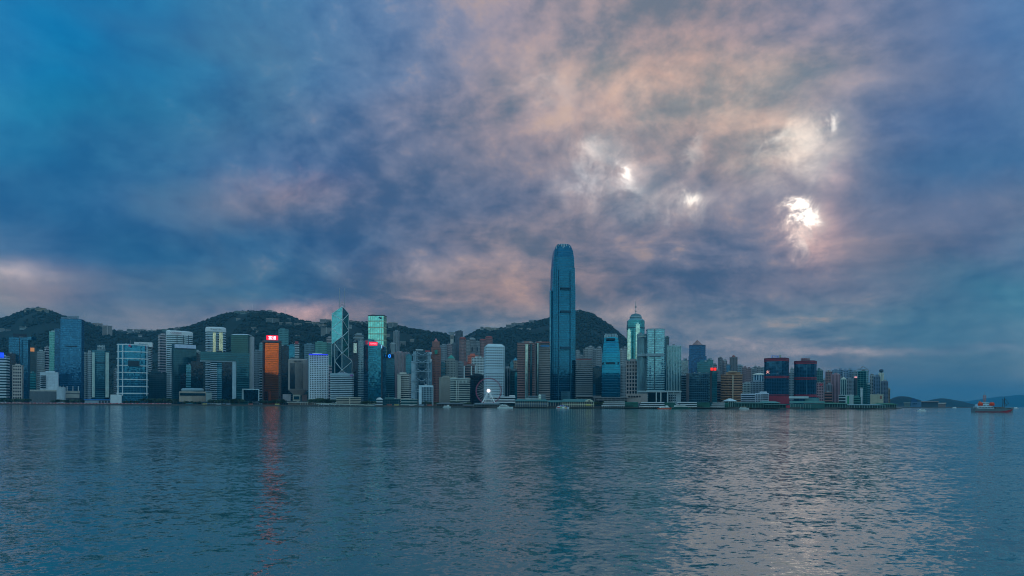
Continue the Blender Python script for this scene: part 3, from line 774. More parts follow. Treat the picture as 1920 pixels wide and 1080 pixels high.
b = tower('teal_tower_behind_doorway', 'pale teal glass tower seen through the doorway building', 406.5, 416, 676, 2130, style='bands', core='4f8fa0', trim='5f97a6', n=22, plant=0, refl=.7)
b = tower('black_glass_block', 'black glass block stepping down before the bow logo tower', 338, 362, 704, 2005, style='curtain', core='162632', trim='1d2c36', n=12, refl=.4, k=.5)
b = tower('tall_black_glass_block', 'taller black glass block left of the doorway building', 346, 378, 665, 2090, style='curtain', core='17303a', trim='1e3640', n=22, refl=.4, k=.5)
b = tower('pale_grid_tower', 'small pale tower top poking up beside the doorway lintel', 359, 376, 660, 2150, style='fins', core='46606a', trim='8f9a9c', n=20, sp=5)
pbox(b, 'roof_plant', 361, 374, 658, 660.5, 2150, 10, matte('a07a66'))
b = tower('reflective_stub_tower', 'bright reflective sliver tower between the black blocks', 349, 361, 685, 2003, style='bands', core='4a8a96', trim='5a94a0', n=16, k=.5, refl=.7, plant=0)
# legislative building
b = solo('drum_roofed_hall', 'low beige hall with a shallow drum roof on the waterfront', 335, 395, 1900, 'hall')
pbox(b, 'wall', 336, 386, 734, 753, 1900, 26, matte('a08f80')); pbox(b, 'glass_strip', 337, 385, 737, 742, 1899, 2, glass('35565e')); pbox(b, 'wing', 386, 397, 736, 753, 1896, 20, matte('7e8a8a'))
c = rel(b, 361, 728.5, 1914); m_ = MB()
el = lambda r1, r2: [(c[0] + r1 * math.cos(t), c[1] + r2 * math.sin(t)) for t in [2 * math.pi * i / 26 for i in range(26)]]
zb = Z_(734, 361, 1914) - b.loc[2]; zt = Z_(728, 361, 1914) - b.loc[2]
m_.loft([(el(29, 14), zb), (el(31, 15), zb + 4.5), (el(30, 14), zt - 1.5), (el(26, 12), zt)]); obj('roof', m_, matte('7d9098', .4), b.root)
for i in range(9): pbox(b, 'column', 338 + i * 5.8, 338.9 + i * 5.8, 742, 753, 1898, 1.5, matte('8c7a70'))
# harbour hotel (oval)
b = tower('oval_white_hotel', 'oval white hotel tower with bright reflective bays and a lettered crown', 385, 423, 623, 2330, plan='oval', style='bands', core='3d5a66', trim='aebfca', n=30, k=.7, roof=False, plant=0, refl=.7)
sg = obj('crown', MB().loft([(offset(b.P, 1), b.H), (offset(b.P, 1), b.H + 13), (offset(b.P, -2), b.H + 16)]), WHITE, b.root)
for x0, x1 in ((398.5, 404), (410, 417)): pbox(b, 'bright_bay', x0, x1, 623.5, 661, 2302, 8, glass('c7c7a8', .85, .12))
lettering(b, 'Shangri-La', 404.5, 617.6, 3.4, 2299, DARK, 20, parent=sg)
b = tower('white_sided_glass_tower', 'dark green glass tower with white concrete side behind the doorway building', 433, 473.5, 630, 2230, style='bands', core='1d4a48', trim='3b6c68', n=34, rot=-20, k=.75, band=.3, plant=0)
pbox(b, 'side_pier', 464.5, 473, 631, 742, 2222, 14, matte('a9a9aa'), rot=-25); pbox(b, 'side_pier', 433.5, 436, 630, 742, 2210, 10, matte('9aa4a6'))
obj('crown', MB().loft([(offset(b.P, .5), b.H + 1.6), (offset(b.P, -7), b.H + 5)]), PALE, b.root)
b = solo('framed_low_block', 'low dark glass block in a thick pale frame on the waterfront', 453, 486, 1880)
pbox(b, 'glass_front', 457, 484, 731, 752, 1880, 18, CGD); pbox(b, 'frame_top', 454, 486, 729, 731, 1878, 20, matte('9fb2b8')); pbox(b, 'frame_side', 453.5, 457, 731.1, 752, 1878, 20, matte('9fb2b8')); pbox(b, 'frame_side', 484.2, 486, 731.1, 752, 1878, 20, matte('9fb2b8'))
b = tower('grey_residential_slab', 'grey residential slab behind the bronze gold tower', 474, 492, 659, 2320, style='grid', core='34424a', trim='7f8c94', n=24, sp=4, pw=1.6)
b = tower('teal_residential_tower', 'thin teal residential tower top left of the bronze gold tower', 486, 492.5, 645, 2420, style='curtain', core='3f7480', trim='6a8f94', n=30)
b = tower('zebra_striped_slab', 'thin black and white striped slab left of the bronze gold tower', 486.5, 491.5, 690, 2010, style='bands', core='1b2a33', trim='a9b8c0', n=14, plant=0)
# ---- bronze gold tower
GOLD = glass('e06628', .97, .02, 3.0, 4.2, .0012, .22)
b = tower('bronze_gold_tower', 'bronze gold mirror glass tower with a red neon rooftop sign', 492, 527.5, 641, 1985, style='bands', core='ff7a26', core_mat=GOLD, trim='5a3a30', trim_mat=matte('6a3a26', .35, metallic=.6), n=34, band=.16, rot=-10, k=.8, plant=0, out_=.2)
for x0, x1 in ((491.8, 494), (522, 523.6), (525.6, 527.2)): pbox(b, 'corner_pier', x0, x1, 640, 752, 1955 if x0 < 520 else 1960, 3, matte('4a3a3a'))
pbox(b, 'parapet', 493.5, 524, 637.6, 642, 1957, 30, matte('5b5458'), rot=-10)
sg = pbox(b, 'rooftop_sign', 499, 521, 629, 637.6, 1968, 3, emit('e0102c', 1.4)); lettering(b, '富通', 510, 633.3, 7.0, 1967, emit('ffe6f0', 1.6), 14, parent=sg)
b = tower('dark_glass_tower', 'unlit black glass tower touching the bronze gold tower', 527, 541, 650, 2100, style='curtain', core='142a36', trim='1d3a44', n=30, refl=.45)
b = tower('teal_residential_tower', 'tall teal residential tower rising behind the bronze gold tower', 522, 540, 619, 2460, style='grid', core='2c5a62', trim='4f7f84', n=34, sp=4, pw=1.5)
b = tower('blue_glass_tower', 'small blue glass office tower right of the bronze gold tower', 538.5, 552, 649, 2160, style='curtain', core='2c7f98', trim='3a7f92', n=24, refl=.7)
b = tower('white_red_capped_tower', 'white residential tower with a red cap right of the gold tower', 551, 560.5, 645, 2300, style='bands', core='3a4a52', trim='b0b6ba', n=26, join=True)
pbox(b, 'red_cap', 552.5, 559, 640, 645, 2290, 8, matte('9a4a4a'))
b = tower('dark_slab_tower', 'dark slab tower behind the inverted bottle building', 541, 556, 674, 2040, style='bands', core='122430', trim='20404c', n=24, refl=.4)
# ---- inverted bottle building
b = solo('inverted_bottle_building', 'brown grey tower narrowing to a stem like an upturned bottle', 537, 574, 1850)
OC = lambda x0, x1, k_: [(q[0] + rel(b, (x0 + x1) / 2, 700, 1850)[0], q[1] + 14) for q in footprint('oct.14', (x1 - x0) / F * 1850 * math.cos(b.az), (x1 - x0) / F * 1850 * k_, -b.az)]
zz = lambda y: Z_(y, 555, 1850) - b.loc[2]
obj('wall', MB().loft([(OC(548, 565, .9), zz(741)), (OC(537, 574, .9), zz(731)), (OC(537, 574, .9), zz(675)), (OC(539, 572, .9), zz(673))]), matte('8f8580'), b.root)
pbox(b, 'window_field', 543.5, 568, 681, 729, 1838.0, 2, glass('39464e', .5))
for i in range(13): pbox(b, 'fin', 544 + i * 1.95, 544.7 + i * 1.95, 680, 729.5, 1836.8, 2, matte('8f8580'))
for i in range(9): pbox(b, 'arch_window', 546 + i * 2.4, 547.2 + i * 2.4, 676, 679, 1838.2, 1, DARK)
pbox(b, 'stem', 549, 563, 740, 752, 1848, 20, matte('9c9c90')); pbox(b, 'stem_window', 551, 561, 743, 749, 1847, 2, glass('2a5a66'))
pbox(b, 'side_block', 530, 545, 739, 752, 1855, 18, matte('8d8a90')); pbox(b, 'side_block', 566, 576, 740, 752, 1858, 18, matte('6e5a58'))
b = solo('waterfront_terrace', 'long pale terrace building with brick openings below the bottle building', 540, 600, 1775)
pbox(b, 'roof', 538, 602, 753.5, 755, 1775, 16, matte('a9a8a0')); pbox(b, 'wall', 540, 600, 755, 762, 1780, 14, matte('7a6a60'))
for i in range(14): pbox(b, 'column', 541 + i * 4.4, 542 + i * 4.4, 755.1, 762, 1776, 1, matte('a9a8a0'))
# ---- white hotel with blue lit edge
b = tower('white_window_slab', 'white slab tower with rows of square windows and a blue lit roof edge', 579, 615, 666, 1830, style='grid', core='0c1a26', trim='ccd4e0', n=27, sp=4.3, pw=1.7, band=.45, out_=.5, rot=9, k=.35)
pbox(b, 'blue_roof_light', 579, 614.5, 663.8, 665.6, 1812, 2, emit('3440ff', .5))
b = tower('green_residential_tower', 'green tinted residential tower above the blue lit slab', 591, 612.5, 643, 2440, style='grid', core='2c5f5c', trim='5c8f88', n=30, sp=4, pw=1.3)
b = tower('green_residential_tower', 'darker green residential tower wedged against the braced tower', 611, 622.5, 646, 2445, style='grid', core='244e50', trim='487a78', n=30, sp=4, pw=1.3)
b = tower('blue_grey_residential_block', 'blue grey residential block above the left end of the blue lit slab', 570.5, 589, 647, 2470, style='grid', core='34505e', trim='64828f', n=24, sp=4, pw=1.4)
b = tower('round_residential_tower', 'short pinkish residential tower on the slope left of braced tower', 612, 622, 634, 2560, style='bands', core='4a5258', trim='8c8488', n=16, join=True)
b = tower('pink_low_block', 'pinkish low block filling the gap beside the blue lit slab', 613, 622, 688, 2100, style='bands', core='45505a', trim='8c8086', n=12)

# ---- braced prism tower
Yb = 2140
b = solo('braced_prism_tower', 'tall faceted glass tower with white diagonal braces and twin masts', 621, 660, Yb, 'tower')
A = Vector((X_(641, Yb), Yb)); Lc = Vector((X_(621.5, Yb + 22), Yb + 22)); Rc = Vector((X_(653, Yb + 34), Yb + 34))
Bk = Lc + (Rc - A)
def onface(px, py, P0, P1, out__=0.0):
    dr = Vector(((px - 960) / F, 1.0)); e = P1 - P0
    t = (P0.x * e.y - P0.y * e.x) / (dr.x * e.y - dr.y * e.x)
    q = dr * t; nn = Vector((e.y, -e.x)).normalized()
    if nn.dot(q) > 0: nn = -nn
    z = Z_(py, px, q.y); q = q + nn * out__
    return Vector((q.x - b.loc[0], q.y - b.loc[1], z - b.loc[2]))
z = lambda py: Z_(py, 641, Yb) - b.loc[2]
lo = lambda q: (q.x - b.loc[0], q.y - b.loc[1])
sh = MB(); pl = [lo(A), lo(Rc), lo(Bk), lo(Lc)]
nb_ = len(sh.v)
sh.v += [(x, y, 0) for x, y in pl] + [(*pl[0], z(574.5)), (*pl[1], Z_(588, 653, Yb + 34) - b.loc[2]), (*pl[2], z(592)), (*pl[3], Z_(588, 621.5, Yb + 22) - b.loc[2])]
sh.f += [(0, 1, 5, 4), (1, 2, 6, 5), (2, 3, 7, 6), (3, 0, 4, 7), (3, 2, 1, 0), (4, 5, 6), (4, 6, 7)]
obj('curtain_wall', sh, glass('1d4f5e', .62, .06, 4, 4, .012), b.root)
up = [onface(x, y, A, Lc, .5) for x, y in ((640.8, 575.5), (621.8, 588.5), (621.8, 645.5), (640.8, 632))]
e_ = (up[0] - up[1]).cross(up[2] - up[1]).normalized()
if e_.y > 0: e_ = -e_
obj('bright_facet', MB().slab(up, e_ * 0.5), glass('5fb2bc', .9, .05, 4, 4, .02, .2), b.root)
# lower projecting shaft
A2 = A + (Rc - A) * 0.02; Q1 = Vector((X_(660, Yb + 30), Yb + 30)); Q2 = Q1 + Vector((6, 26)); Q3 = Rc
lowv = MB(); pl2 = [lo(A2 + Vector((0, .4))), lo(Q1), lo(Q2), lo(Q3)]
lowv.v += [(x, y, 0) for x, y in pl2] + [(*pl2[0], z(663)), (*pl2[1], Z_(678, 660, Yb + 30) - b.loc[2]), (*pl2[2], z(676)), (*pl2[3], z(668))]
lowv.f += [(0, 1, 5, 4), (1, 2, 6, 5), (2, 3, 7, 6), (3, 0, 4, 7), (3, 2, 1, 0), (4, 5, 6, 7)]
obj('lower_shaft', lowv, glass('1d4f5e', .62, .06, 4, 4, .012), b.root)
BR = matte('c2d0d2', .45, .1)
def brace(pts, P0, P1, nm='brace', r=1.0):
    for p, q in zip(pts[:-1], pts[1:]): bar(b, nm, [onface(*p, P0, P1, .9), onface(*q, P0, P1, .9)], r, BR)
brace([(621.8, 588.5), (640.8, 600), (622, 616), (640.8, 631.5), (621.8, 646)], A, Lc)
brace([(628, 645), (640.8, 662), (627.8, 677), (640.8, 693.5), (630, 706)], A, Lc)
brace([(627.9, 642), (627.9, 712)], A, Lc, 'column')
brace([(652.8, 588.5), (641.2, 600.5), (652.8, 620), (641.2, 631), (652.8, 650.5), (641.2, 662)], A, Rc)
brace([(641.2, 662), (659.6, 677.5), (641.2, 693.5), (654, 708)], A2, Q1)
brace([(659.6, 678), (659.6, 745)], A2, Q1, 'column')
bar(b, 'column', [(*lo(A - Vector((0, .6))), 0), (*lo(A - Vector((0, .6))), z(575))], 1.0, BR)
bar(b, 'column', [onface(652.9, 589, A, Rc, .6), onface(652.9, 671, A, Rc, .6)], .8, BR)
bar(b, 'column', [onface(621.7, 589, A, Lc, .6), onface(621.7, 712, A, Lc, .6)], .6, BR)
for p, q in (((621.8, 588.5), (640.9, 574.8)), ((641, 574.8), (652.9, 588.5))):
    fa = (A, Lc) if p[0] < 630 else (A, Rc); bar(b, 'roof_edge', [onface(*p, *fa, .6), onface(*q, *fa, .6)], .8, BR)
lettering(b, 'BANK OF CHINA', 634, 584, 1.6, Yb + 4, DARK, 11)
for x in (635.6, 645.5):
    bar(b, 'mast', [rel(b, x, 577, Yb + 12), rel(b, x, 540, Yb + 12)], .7, STEEL)
for p, q in (((635.6, 567.5), (645.5, 567.5)), ((635.6, 575), (641, 570)), ((645.5, 575), (641, 570)), ((635.6, 568), (645.5, 574))): bar(b, 'mast_frame', [rel(b, *p, Yb + 12), rel(b, *q, Yb + 12)], .5, STEEL)

b = tower('striped_bank_block', 'white striped office block with rounded corners at the braced tower foot', 619.5, 663, 705, 1790, plan='oct.12', style='bands', core='1d3a48', trim='a9b9c0', n=16, band=.5, k=.6, roof=False, plant=0)
obj('crown', MB().prism(offset(b.P, .8), b.H, b.H + 6), matte('8fa6b0'), b.root); obj('roof_pavilion', MB().loft([([(x * .55, y * .55) for x, y in b.P], b.H + 6), ([(x * .3, y * .3) for x, y in b.P], b.H + 9)]), STEEL, b.root)
pbox(b, 'logo', 656, 661.5, 702.2, 705.5, 1768, 1, matte('8a4a8c'))
b = solo('long_beige_hall', 'long low beige hall with ribbon windows below the striped block', 630, 677, 1680, 'hall')
for x0, x1 in ((630.5, 655.2), (656.4, 677)):
    for i in range(4): pbox(b, 'floor_slab', x0, x1, 745 + i * 3.2, 746.6 + i * 3.2, 1680, 18, matte('a8a294'))
    pbox(b, 'ribbon_window', x0 + .3, x1 - .3, 746, 759, 1682, 14, glass('2a3a40', .4))
pbox(b, 'stair_core', 655.0, 656.6, 744, 759, 1679, 18, matte('b5ae9e'))
b = tower('black_glass_tower', 'black glass tower right of the braced tower with one lit panel', 660.5, 681, 642, 2120, style='curtain', core='142a38', trim='182e3a', n=34, refl=.5, k=.7)
pbox(b, 'bright_panel', 662.5, 668.6, 643.5, 662, 2096, 2, glass('b9c9c4', .85, .15))  # paler glass panel near the top
b = tower('rounded_grey_tower', 'rounded grey glass tower behind the teal tower with red sign', 671, 682.5, 640, 2080, plan='oval', style='bands', core='5b7a84', trim='6f8790', n=36, refl=.75, plant=0)
b = tower('hillside_block', 'wide grey apartment block above the black glass tower', 662, 681, 629, 2560, style='bands', core='3f5058', trim='7e8a8e', n=12, rot=10)
pbox(b, 'roof_plant', 668, 678, 624.5, 629, 2560, 14, matte('8a8f90'))
# ---- bright grid tower
b = tower('bright_grid_tower', 'tall square tower of bright teal glass divided by a pale grid', 690, 724, 593.5, 2230, style='curtain', core='7fd6cf', trim='b2bfa0', n=14, refl=.95, rot=-17, k=.62, plant=0, sp=7.0, gkw=dict(rough=.05, pw=6, ph=6.5, jitter=.012, var=.25), roof=False)
o = obj('mullion_grid', b.piers(6.2, 0.75, .35, True), b.tm, b.root); o['kind'] = 'stuff'
obj('roof', MB().prism(offset(b.P, .5), b.H, b.H + 3), DARK, b.root); pbox(b, 'logo', 709, 713, 594, 597, 2206, 1, matte('3a5a6a'))
bar(b, 'roof_rail', [rel(b, 696, 592, 2235), rel(b, 696, 590, 2235), rel(b, 702, 590, 2235), rel(b, 702, 592, 2235)], .4, DARK)
# ---- teal tower with slanted top and red sign
Yt = 1760
b = solo('slant_topped_tower', 'teal glass tower with slanted top and a red lettered sign', 681, 717, Yt, 'tower')
fr = [(690, 752), (714.5, 752), (714.2, 649), (707, 645), (691, 635), (690, 636)]
obj('curtain_wall', MB().slab([Vector(rel(b, x, y, Yt)) for x, y in fr], (6, 34, 0)), glass('2a7f98', .72, .07, 3, 4, .012), b.root)
sd_ = [rel(b, 690, 752, Yt + .5), rel(b, 690, 636, Yt + .5), rel(b, 681.5, 640, Yt + 26), rel(b, 681.5, 752, Yt + 26)]
obj('side_wall', MB().slab([Vector(p) for p in sd_], (14, 8, 0)), glass('1c5a72', .6), b.root)
for i in range(26): pbox(b, 'floor_line', 690.3, 714, 651 + i * 3.8, 651.7 + i * 3.8, Yt - .6, 1, matte('2f6f80'))
sg = pbox(b, 'rooftop_sign', 691.5, 707.5, 641, 648, Yt - 2, 2, emit('e01838', 1.0)); lettering(b, 'TOWNGAS', 699.5, 644.4, 3.0, Yt - 2.4, emit('ffb0c0', 1.0), 12, parent=sg)
pbox(b, 'lit_strip', 714.4, 716, 647, 653, Yt - 1, 2, emit('a8d8f0', .5)); pbox(b, 'dark_edge', 714.3, 717, 653.2, 752, Yt, 16, DARK)
b = tower('teal_banded_tower', 'teal banded tower with a glowing blue ring logo', 720.5, 739, 669, 1830, style='bands', core='1f5a6c', trim='2a6878', n=26, band=.3, rot=6, plant=0, refl=.6)
pbox(b, 'sign_board', 724, 738, 664, 671, 1812, 3, matte('121c28'))
m_ = MB(); c = Vector(rel(b, 730, 667.5, 1810)); rr = 2.3 / F * 1810
for i in range(20):
    if i in (0, 19): continue
    t0, t1 = 2 * math.pi * i / 20, 2 * math.pi * (i + 1) / 20
    m_.tube(c + Vector((rr * math.cos(t0), 0, rr * math.sin(t0))), c + Vector((rr * math.cos(t1), 0, rr * math.sin(t1))), 1.1, 5)
obj('ring_logo', m_, emit('2a8cff', 1.2), b.root)
b = tower('slim_hillside_tower', 'slim paired grey tower standing high on the slope by the grid tower', 737, 749, 622, 2620, style='fins', core='4b5f6c', trim='8d929a', n=30, sp=6, rot=-20)
b = tower('round_cornered_tower', 'pale short residential tower below the slim hillside tower', 731, 741.5, 645, 2500, plan='oct.25', style='fins', core='4d6470', trim='97a0a4', n=24, sp=4)
b = tower('pink_office_tower', 'pinkish brown tower with arched top behind the blue ring logo tower', 738.5, 757, 662, 2100, style='fins', core='57606c', trim='8c747a', n=24, sp=4, pw=1.4)
b = tower('pink_office_tower', 'lower pinkish brown tower left of the exoskeleton bank', 756, 768, 663, 2120, style='fins', core='4d6470', trim='84727a', n=24, sp=4, pw=1.4)
b = tower('teal_slab_tower', 'teal glass slab left of the exoskeleton bank', 761, 771.5, 667, 2060, style='curtain', core='2f7488', trim='3a7484', n=24, refl=.65)
b = tower('beige_banded_block', 'beige horizontally banded office block before the pinkish towers', 745, 770.5, 702.5, 1680, style='bands', core='1f2f38', trim='b0aca4', n=15, band=.5, rot=-16, k=.7)
pbox(b, 'end_wall', 745.2, 751.5, 703, 749, 1658, 6, matte('aaa79f'))
b = tower('low_teal_pavilion', 'low teal glass pavilion with pale flat roof near the white square block', 752, 782, 750, 1560, cat='pavilion', style='bands', core='2a6468', trim='8f9c98', n=2, k=.5, plant=0)
b = tower('low_teal_pavilion', 'low teal block beneath the blue ring logo tower', 717, 750, 749, 1640, cat='pavilion', style='curtain', core='20505a', trim='3a6468', n=3, k=.5, plant=1)
b = tower('small_white_kiosk', 'small white gabled kiosk below the slant topped tower', 706, 717, 750, 1600, cat='kiosk', style='bands', core='5a6a70', trim='a9b0b2', n=2, plant=0)
obj('gable', MB().loft([(offset(b.P, 1), b.H + 1.6), ([(x * .2, y) for x, y in b.P], b.H + 6)]), WHITE, b.root)
# ---- exoskeleton bank
Yx = 1900; EX = matte('8fa6b2', .45, .12)
b = solo('exoskeleton_bank', 'grey steel exoskeleton tower with hanging trusses and ladder masts', 770, 811, Yx, 'tower')
pbox(b, 'curtain_wall', 778, 804, 666, 752, Yx + 3, 40, glass('1c4658', .55, .08, 3, 4, .03)); pbox(b, 'upper_curtain_wall', 779, 801, 657, 666, Yx + 6, 36, glass('1c4658', .55, .08, 3, 4, .03))
pbox(b, 'service_tower', 771, 777.8, 677, 752, Yx, 26, matte('9db2bc')); pbox(b, 'service_tower', 774, 778, 659, 677, Yx + 6, 20, matte('86a0ac')); pbox(b, 'service_tower', 804.5, 810, 678, 752, Yx + 4, 24, matte('5f8090')); pbox(b, 'service_tower', 803, 807.5, 662, 678, Yx + 5, 22, matte('86a0ac'))
for x in (778.6, 781.6, 800.4, 803.4): bar(b, 'mast', [rel(b, x, 752, Yx - 2), rel(b, x, 658 if x in (778.6, 781.6) else 660, Yx - 2)], .9, EX)
for x in (778.6, 800.4):
    m_ = MB()
    for i in range(34):
        y = 660 + i * 2.7; m_.tube(rel(b, x, y, Yx - 2), rel(b, x + 3, y, Yx - 2), .5, 4)
    o = obj('ladder_rungs', m_, EX, b.root); o['kind'] = 'stuff'
for y in (666, 679.5, 696.5, 714.5, 734):
    bar(b, 'truss_chord', [rel(b, 771.5, y, Yx - 2.5), rel(b, 808, y, Yx - 2.5)], .8, EX)
    bar(b, 'truss_hanger', [rel(b, 781.6, y - 5, Yx - 2.5), rel(b, 791, y, Yx - 2.5), rel(b, 800.4, y - 5, Yx - 2.5)], .8, EX)
    bar(b, 'truss_hanger', [rel(b, 778.6, y - 5, Yx - 2.5), rel(b, 772, y, Yx - 2.5)], .7, EX); bar(b, 'truss_hanger', [rel(b, 803.4, y - 5, Yx - 2.5), rel(b, 808, y, Yx - 2.5)], .7, EX)
pbox(b, 'roof_plant', 779, 793, 655, 658, Yx + 10, 20, PALE); pbox(b, 'roof_sign', 797, 806, 657, 660, Yx + 8, 4, matte('9a4a50'))
for x in (806, 807.5): bar(b, 'roof_drum', [rel(b, x, 664, Yx), rel(b, x, 660, Yx)], 2.2, PALE, 8); 
bar(b, 'roof_drum', [rel(b, 807.5, 678, Yx), rel(b, 807.5, 673, Yx)], 2.6, PALE, 8)
b = tower('white_square_block', 'white framed square block with fine vertical mullions before the bank', 785.5, 812, 724, 1560, style='fins', core='5c8a9c', trim='b8cad2', n=8, sp=3.4, pw=.8, rot=-3, k=.6, plant=0, refl=.7)
pbox(b, 'frame_side', 785, 790.5, 724, 758, 1539, 6, matte('b5c8d2')); pbox(b, 'frame_top', 790.5, 812, 723.5, 726, 1538, 5, matte('b5c8d2'))
for i in range(7): pbox(b, 'floor_line', 790.6, 811.5, 729 + i * 4, 730 + i * 4, 1540, 2, matte('8fa6b0'))
b = tower('brown_pyramid_tower', 'slender red brown tower stepping up to a pink pyramid cap', 808.5, 825.5, 652, 1950, style='grid', core='33282c', trim='8a5a50', n=34, sp=3.6, pw=1.8, band=.5, roof=False, plant=0, out_=.5)
obj('upper_stage', MB().prism([(x * .8, y * .8) for x, y in b.P], b.H, b.H + 17), matte('8a5f58'), b.root)
obj('pyramid_cap', MB().loft([([(x * .45, y * .45) for x, y in b.P], b.H + 17), ([(x * .02, y * .02) for x, y in b.P], b.H + 27)]), matte('b56a66'), b.root)
pbox(b, 'green_logo', 814.5, 820, 656, 664, 1936, 1.5, matte('2f7a66'))

# ================================================================== buildings: centre
MG = 'mid-level towers on the slope'
def resi(label, xl, xr, top, Y, trim, core='35424a', n=30, plan='cross', rot=0, group=None, plant=1, sp=3.6, pw=1.5, name='residential_tower'):
    return tower(name, label, xl, xr, top, Y, plan=plan, style='grid', core=core, trim=trim, n=n, sp=sp, pw=pw, rot=rot, group=group, plant=plant)
b = resi('grey residential tower pair behind the brown pyramid tower', 825.5, 837, 648, 2500, '7f8890', n=26)
b = resi('pinkish grey residential tower right of the brown pyramid tower', 836, 847, 647, 2520, '8f8288', n=26)
b = resi('tall dark residential tower standing beside the anvil lookout', 853.5, 867, 622, 2650, '4f5d6a', core='28333c', n=36)
b = resi('dark slim residential tower left of the tall dark one', 847, 854, 645, 2600, '596872', n=30)
for i, (x0, x1, t, c, l) in enumerate(((861, 873, 635, '96706e', 'rose residential tower with red cap by the tall dark tower'), (871, 881, 640, '8c8a8c', 'grey residential tower between the rose and arched towers'),
    (879, 891, 636, '7d8288', 'arched top residential tower with a tall dark slot'), (889.5, 899.5, 642, '82868a', 'lower residential tower with a dark slot by the arched one'),
    (899, 911, 638, '9a706e', 'red framed residential tower behind the orange building'), (910, 922.5, 633, '9a6a68', 'taller red framed residential tower behind the porthole tower'))):
    b = resi(l, x0, x1, t, 2560 + i * 8, c, n=34)
    if i in (0, 4, 5): pbox(b, 'red_frame', x0 + 1, x1 - 1, t - 2.4, t - .3, 2545, 10, matte('a8524e'))
    if i in (2, 3): pbox(b, 'dark_slot', (x0 + x1) / 2 - 1.4, (x0 + x1) / 2 + 1.4, 651, 659, 2530, 6, DARK)
    if i == 2: pbox(b, 'arched_top', x0 + 1.5, x1 - 1.5, 634, 636.5, 2560, 14, matte('9aa0a4'))
b = tower('green_roofed_block', 'grey stone block crowned by a green pyramid roof', 834, 857.5, 677, 1980, style='grid', core='39464c', trim='8a8f8c', n=18, sp=4, pw=1.8, plant=0, k=.9, rot=-15)
obj('upper_stage', MB().prism([(x * .62, y * .62) for x, y in b.P], b.H + 1.6, b.H + 7), matte('8a8a84'), b.root)
obj('pyramid_roof', MB().loft([([(x * .68, y * .68) for x, y in b.P], b.H + 7), ([(x * .03, y * .03) for x, y in b.P], b.H + 18)]), matte('3f8f80'), b.root)
b = tower('teal_slab_block', 'dark teal slab between the brown pyramid tower and the green roof', 824.5, 834.5, 682, 1960, style='bands', core='1c4a58', trim='2c5c68', n=14)
b = resi('grey block right of the green pyramid roof', 856, 869, 681, 2020, '7d8488', n=16, plan='box', name='office_block')
b = tower('orange_stepped_building', 'orange pink stepped building beside the porthole tower', 877, 896, 668, 2060, style='grid', core='5a3530', trim='c8664e', n=20, sp=3.8, pw=1.8, plant=0)
pbox(b, 'upper_stage', 881.5, 890, 663, 667, 2055, 16, matte('c8664e')); pbox(b, 'lower_stage', 869, 878, 678, 740, 2050, 18, matte('96605a'))
b = tower('white_office_block', 'white office block with window rows left of the porthole tower', 884.5, 907, 672, 1990, style='grid', core='2c3c44', trim='b9c2c4', n=18, sp=4.4, pw=1.6, k=.6)
b = tower('white_fin_block', 'brown and white block with tall white fins near the wheel', 869, 896, 687, 1760, style='bands', core='2a343c', trim='7f6a68', n=16, plant=1, k=.6)
for x in (869, 882.5, 890, 893): pbox(b, 'white_fin', x, x + 2.2, 686.5, 752, 1740, 5, matte('b5c2c4'))
b = tower('beige_square_block', 'plain beige square block left of the round cornered hotel', 823, 846, 709, 1640, style='bands', core='6a6660', trim='8f8a82', n=13, core_mat=matte('8c877f'), rot=14, k=.7, band=.25)
pbox(b, 'roof_slab', 828, 856, 706.5, 709, 1638, 20, matte('a9a89c'))
b = tower('round_cornered_hotel', 'round cornered pale hotel with ribbed bays behind the ferry pier', 844.5, 881, 712, 1560, plan='oct.2', style='bands', core='3c5058', trim='a3a9a2', n=12, band=.45, k=.8, plant=0, roof=False)
obj('crown', MB().prism(offset(b.P, .9), b.H, b.H + 3), matte('a9b2ae'), b.root)
for i in range(9): pbox(b, 'rib', 856 + i * 2.6, 857 + i * 2.6, 713, 719, 1535, 2, matte('a9b2ae'))
for x in (855.2, 858.4): pbox(b, 'rib', x, x + 1.2, 713, 754, 1535, 2, matte('b2bab5'))
b = tower('dark_office_block', 'unlit dark block behind the observation wheel', 881, 909, 705, 1700, style='curtain', core='142530', trim='1a2c36', n=12, refl=.3, k=.5)
# ---- porthole tower
b = tower('porthole_tower', 'pale blue tower with a grid of round windows and chamfered roof', 907, 945.5, 651, 1620, style='curtain', core='9db4c0', core_mat=matte('b3c6d0', .5, .12), trim='b3c6d0', n=2, k=.85, rot=7, roof=False, plant=0, sp=200)
obj('chamfered_roof', MB().loft([(offset(b.P, .3), b.H), ([(x * .72, y * .72) for x, y in b.P], b.H + 6.5)]), matte('b9c6cc'), b.root)
m_ = MB(); PG = glass('142c3c', .35)
for i in range(4):
    p0, p1 = Vector(b.P[i]), Vector(b.P[(i + 1) % 4]); e = p1 - p0; L = e.length; e.normalize(); nr = Vector((e.y, -e.x))
    if nr.dot(Vector((-b.loc[0], -b.loc[1]))) < 0: continue
    nx = max(2, round(L / 5.0)); nz = 23
    for ix in range(nx):
        for iz in range(nz):
            c = p0 + e * (L * (ix + .5) / nx) + nr * .06; zc_ = b.H * (iz + .5) / nz; q = len(m_.v)
            for kx in range(8):
                t = 2 * math.pi * kx / 8; v_ = c + e * (1.55 * math.cos(t)); m_.v.append((v_.x, v_.y, zc_ + 1.55 * math.sin(t)))
            m_.f.append(tuple(range(q, q + 8)))
o = obj('round_windows', m_, PG, b.root); o['kind'] = 'stuff'
b = tower('dark_finned_block', 'dark block with thin white fins right of the porthole tower', 945.5, 957.5, 691, 1640, style='fins', core='1d3340', trim='8c9aa2', n=16, sp=4.2, pw=.8)
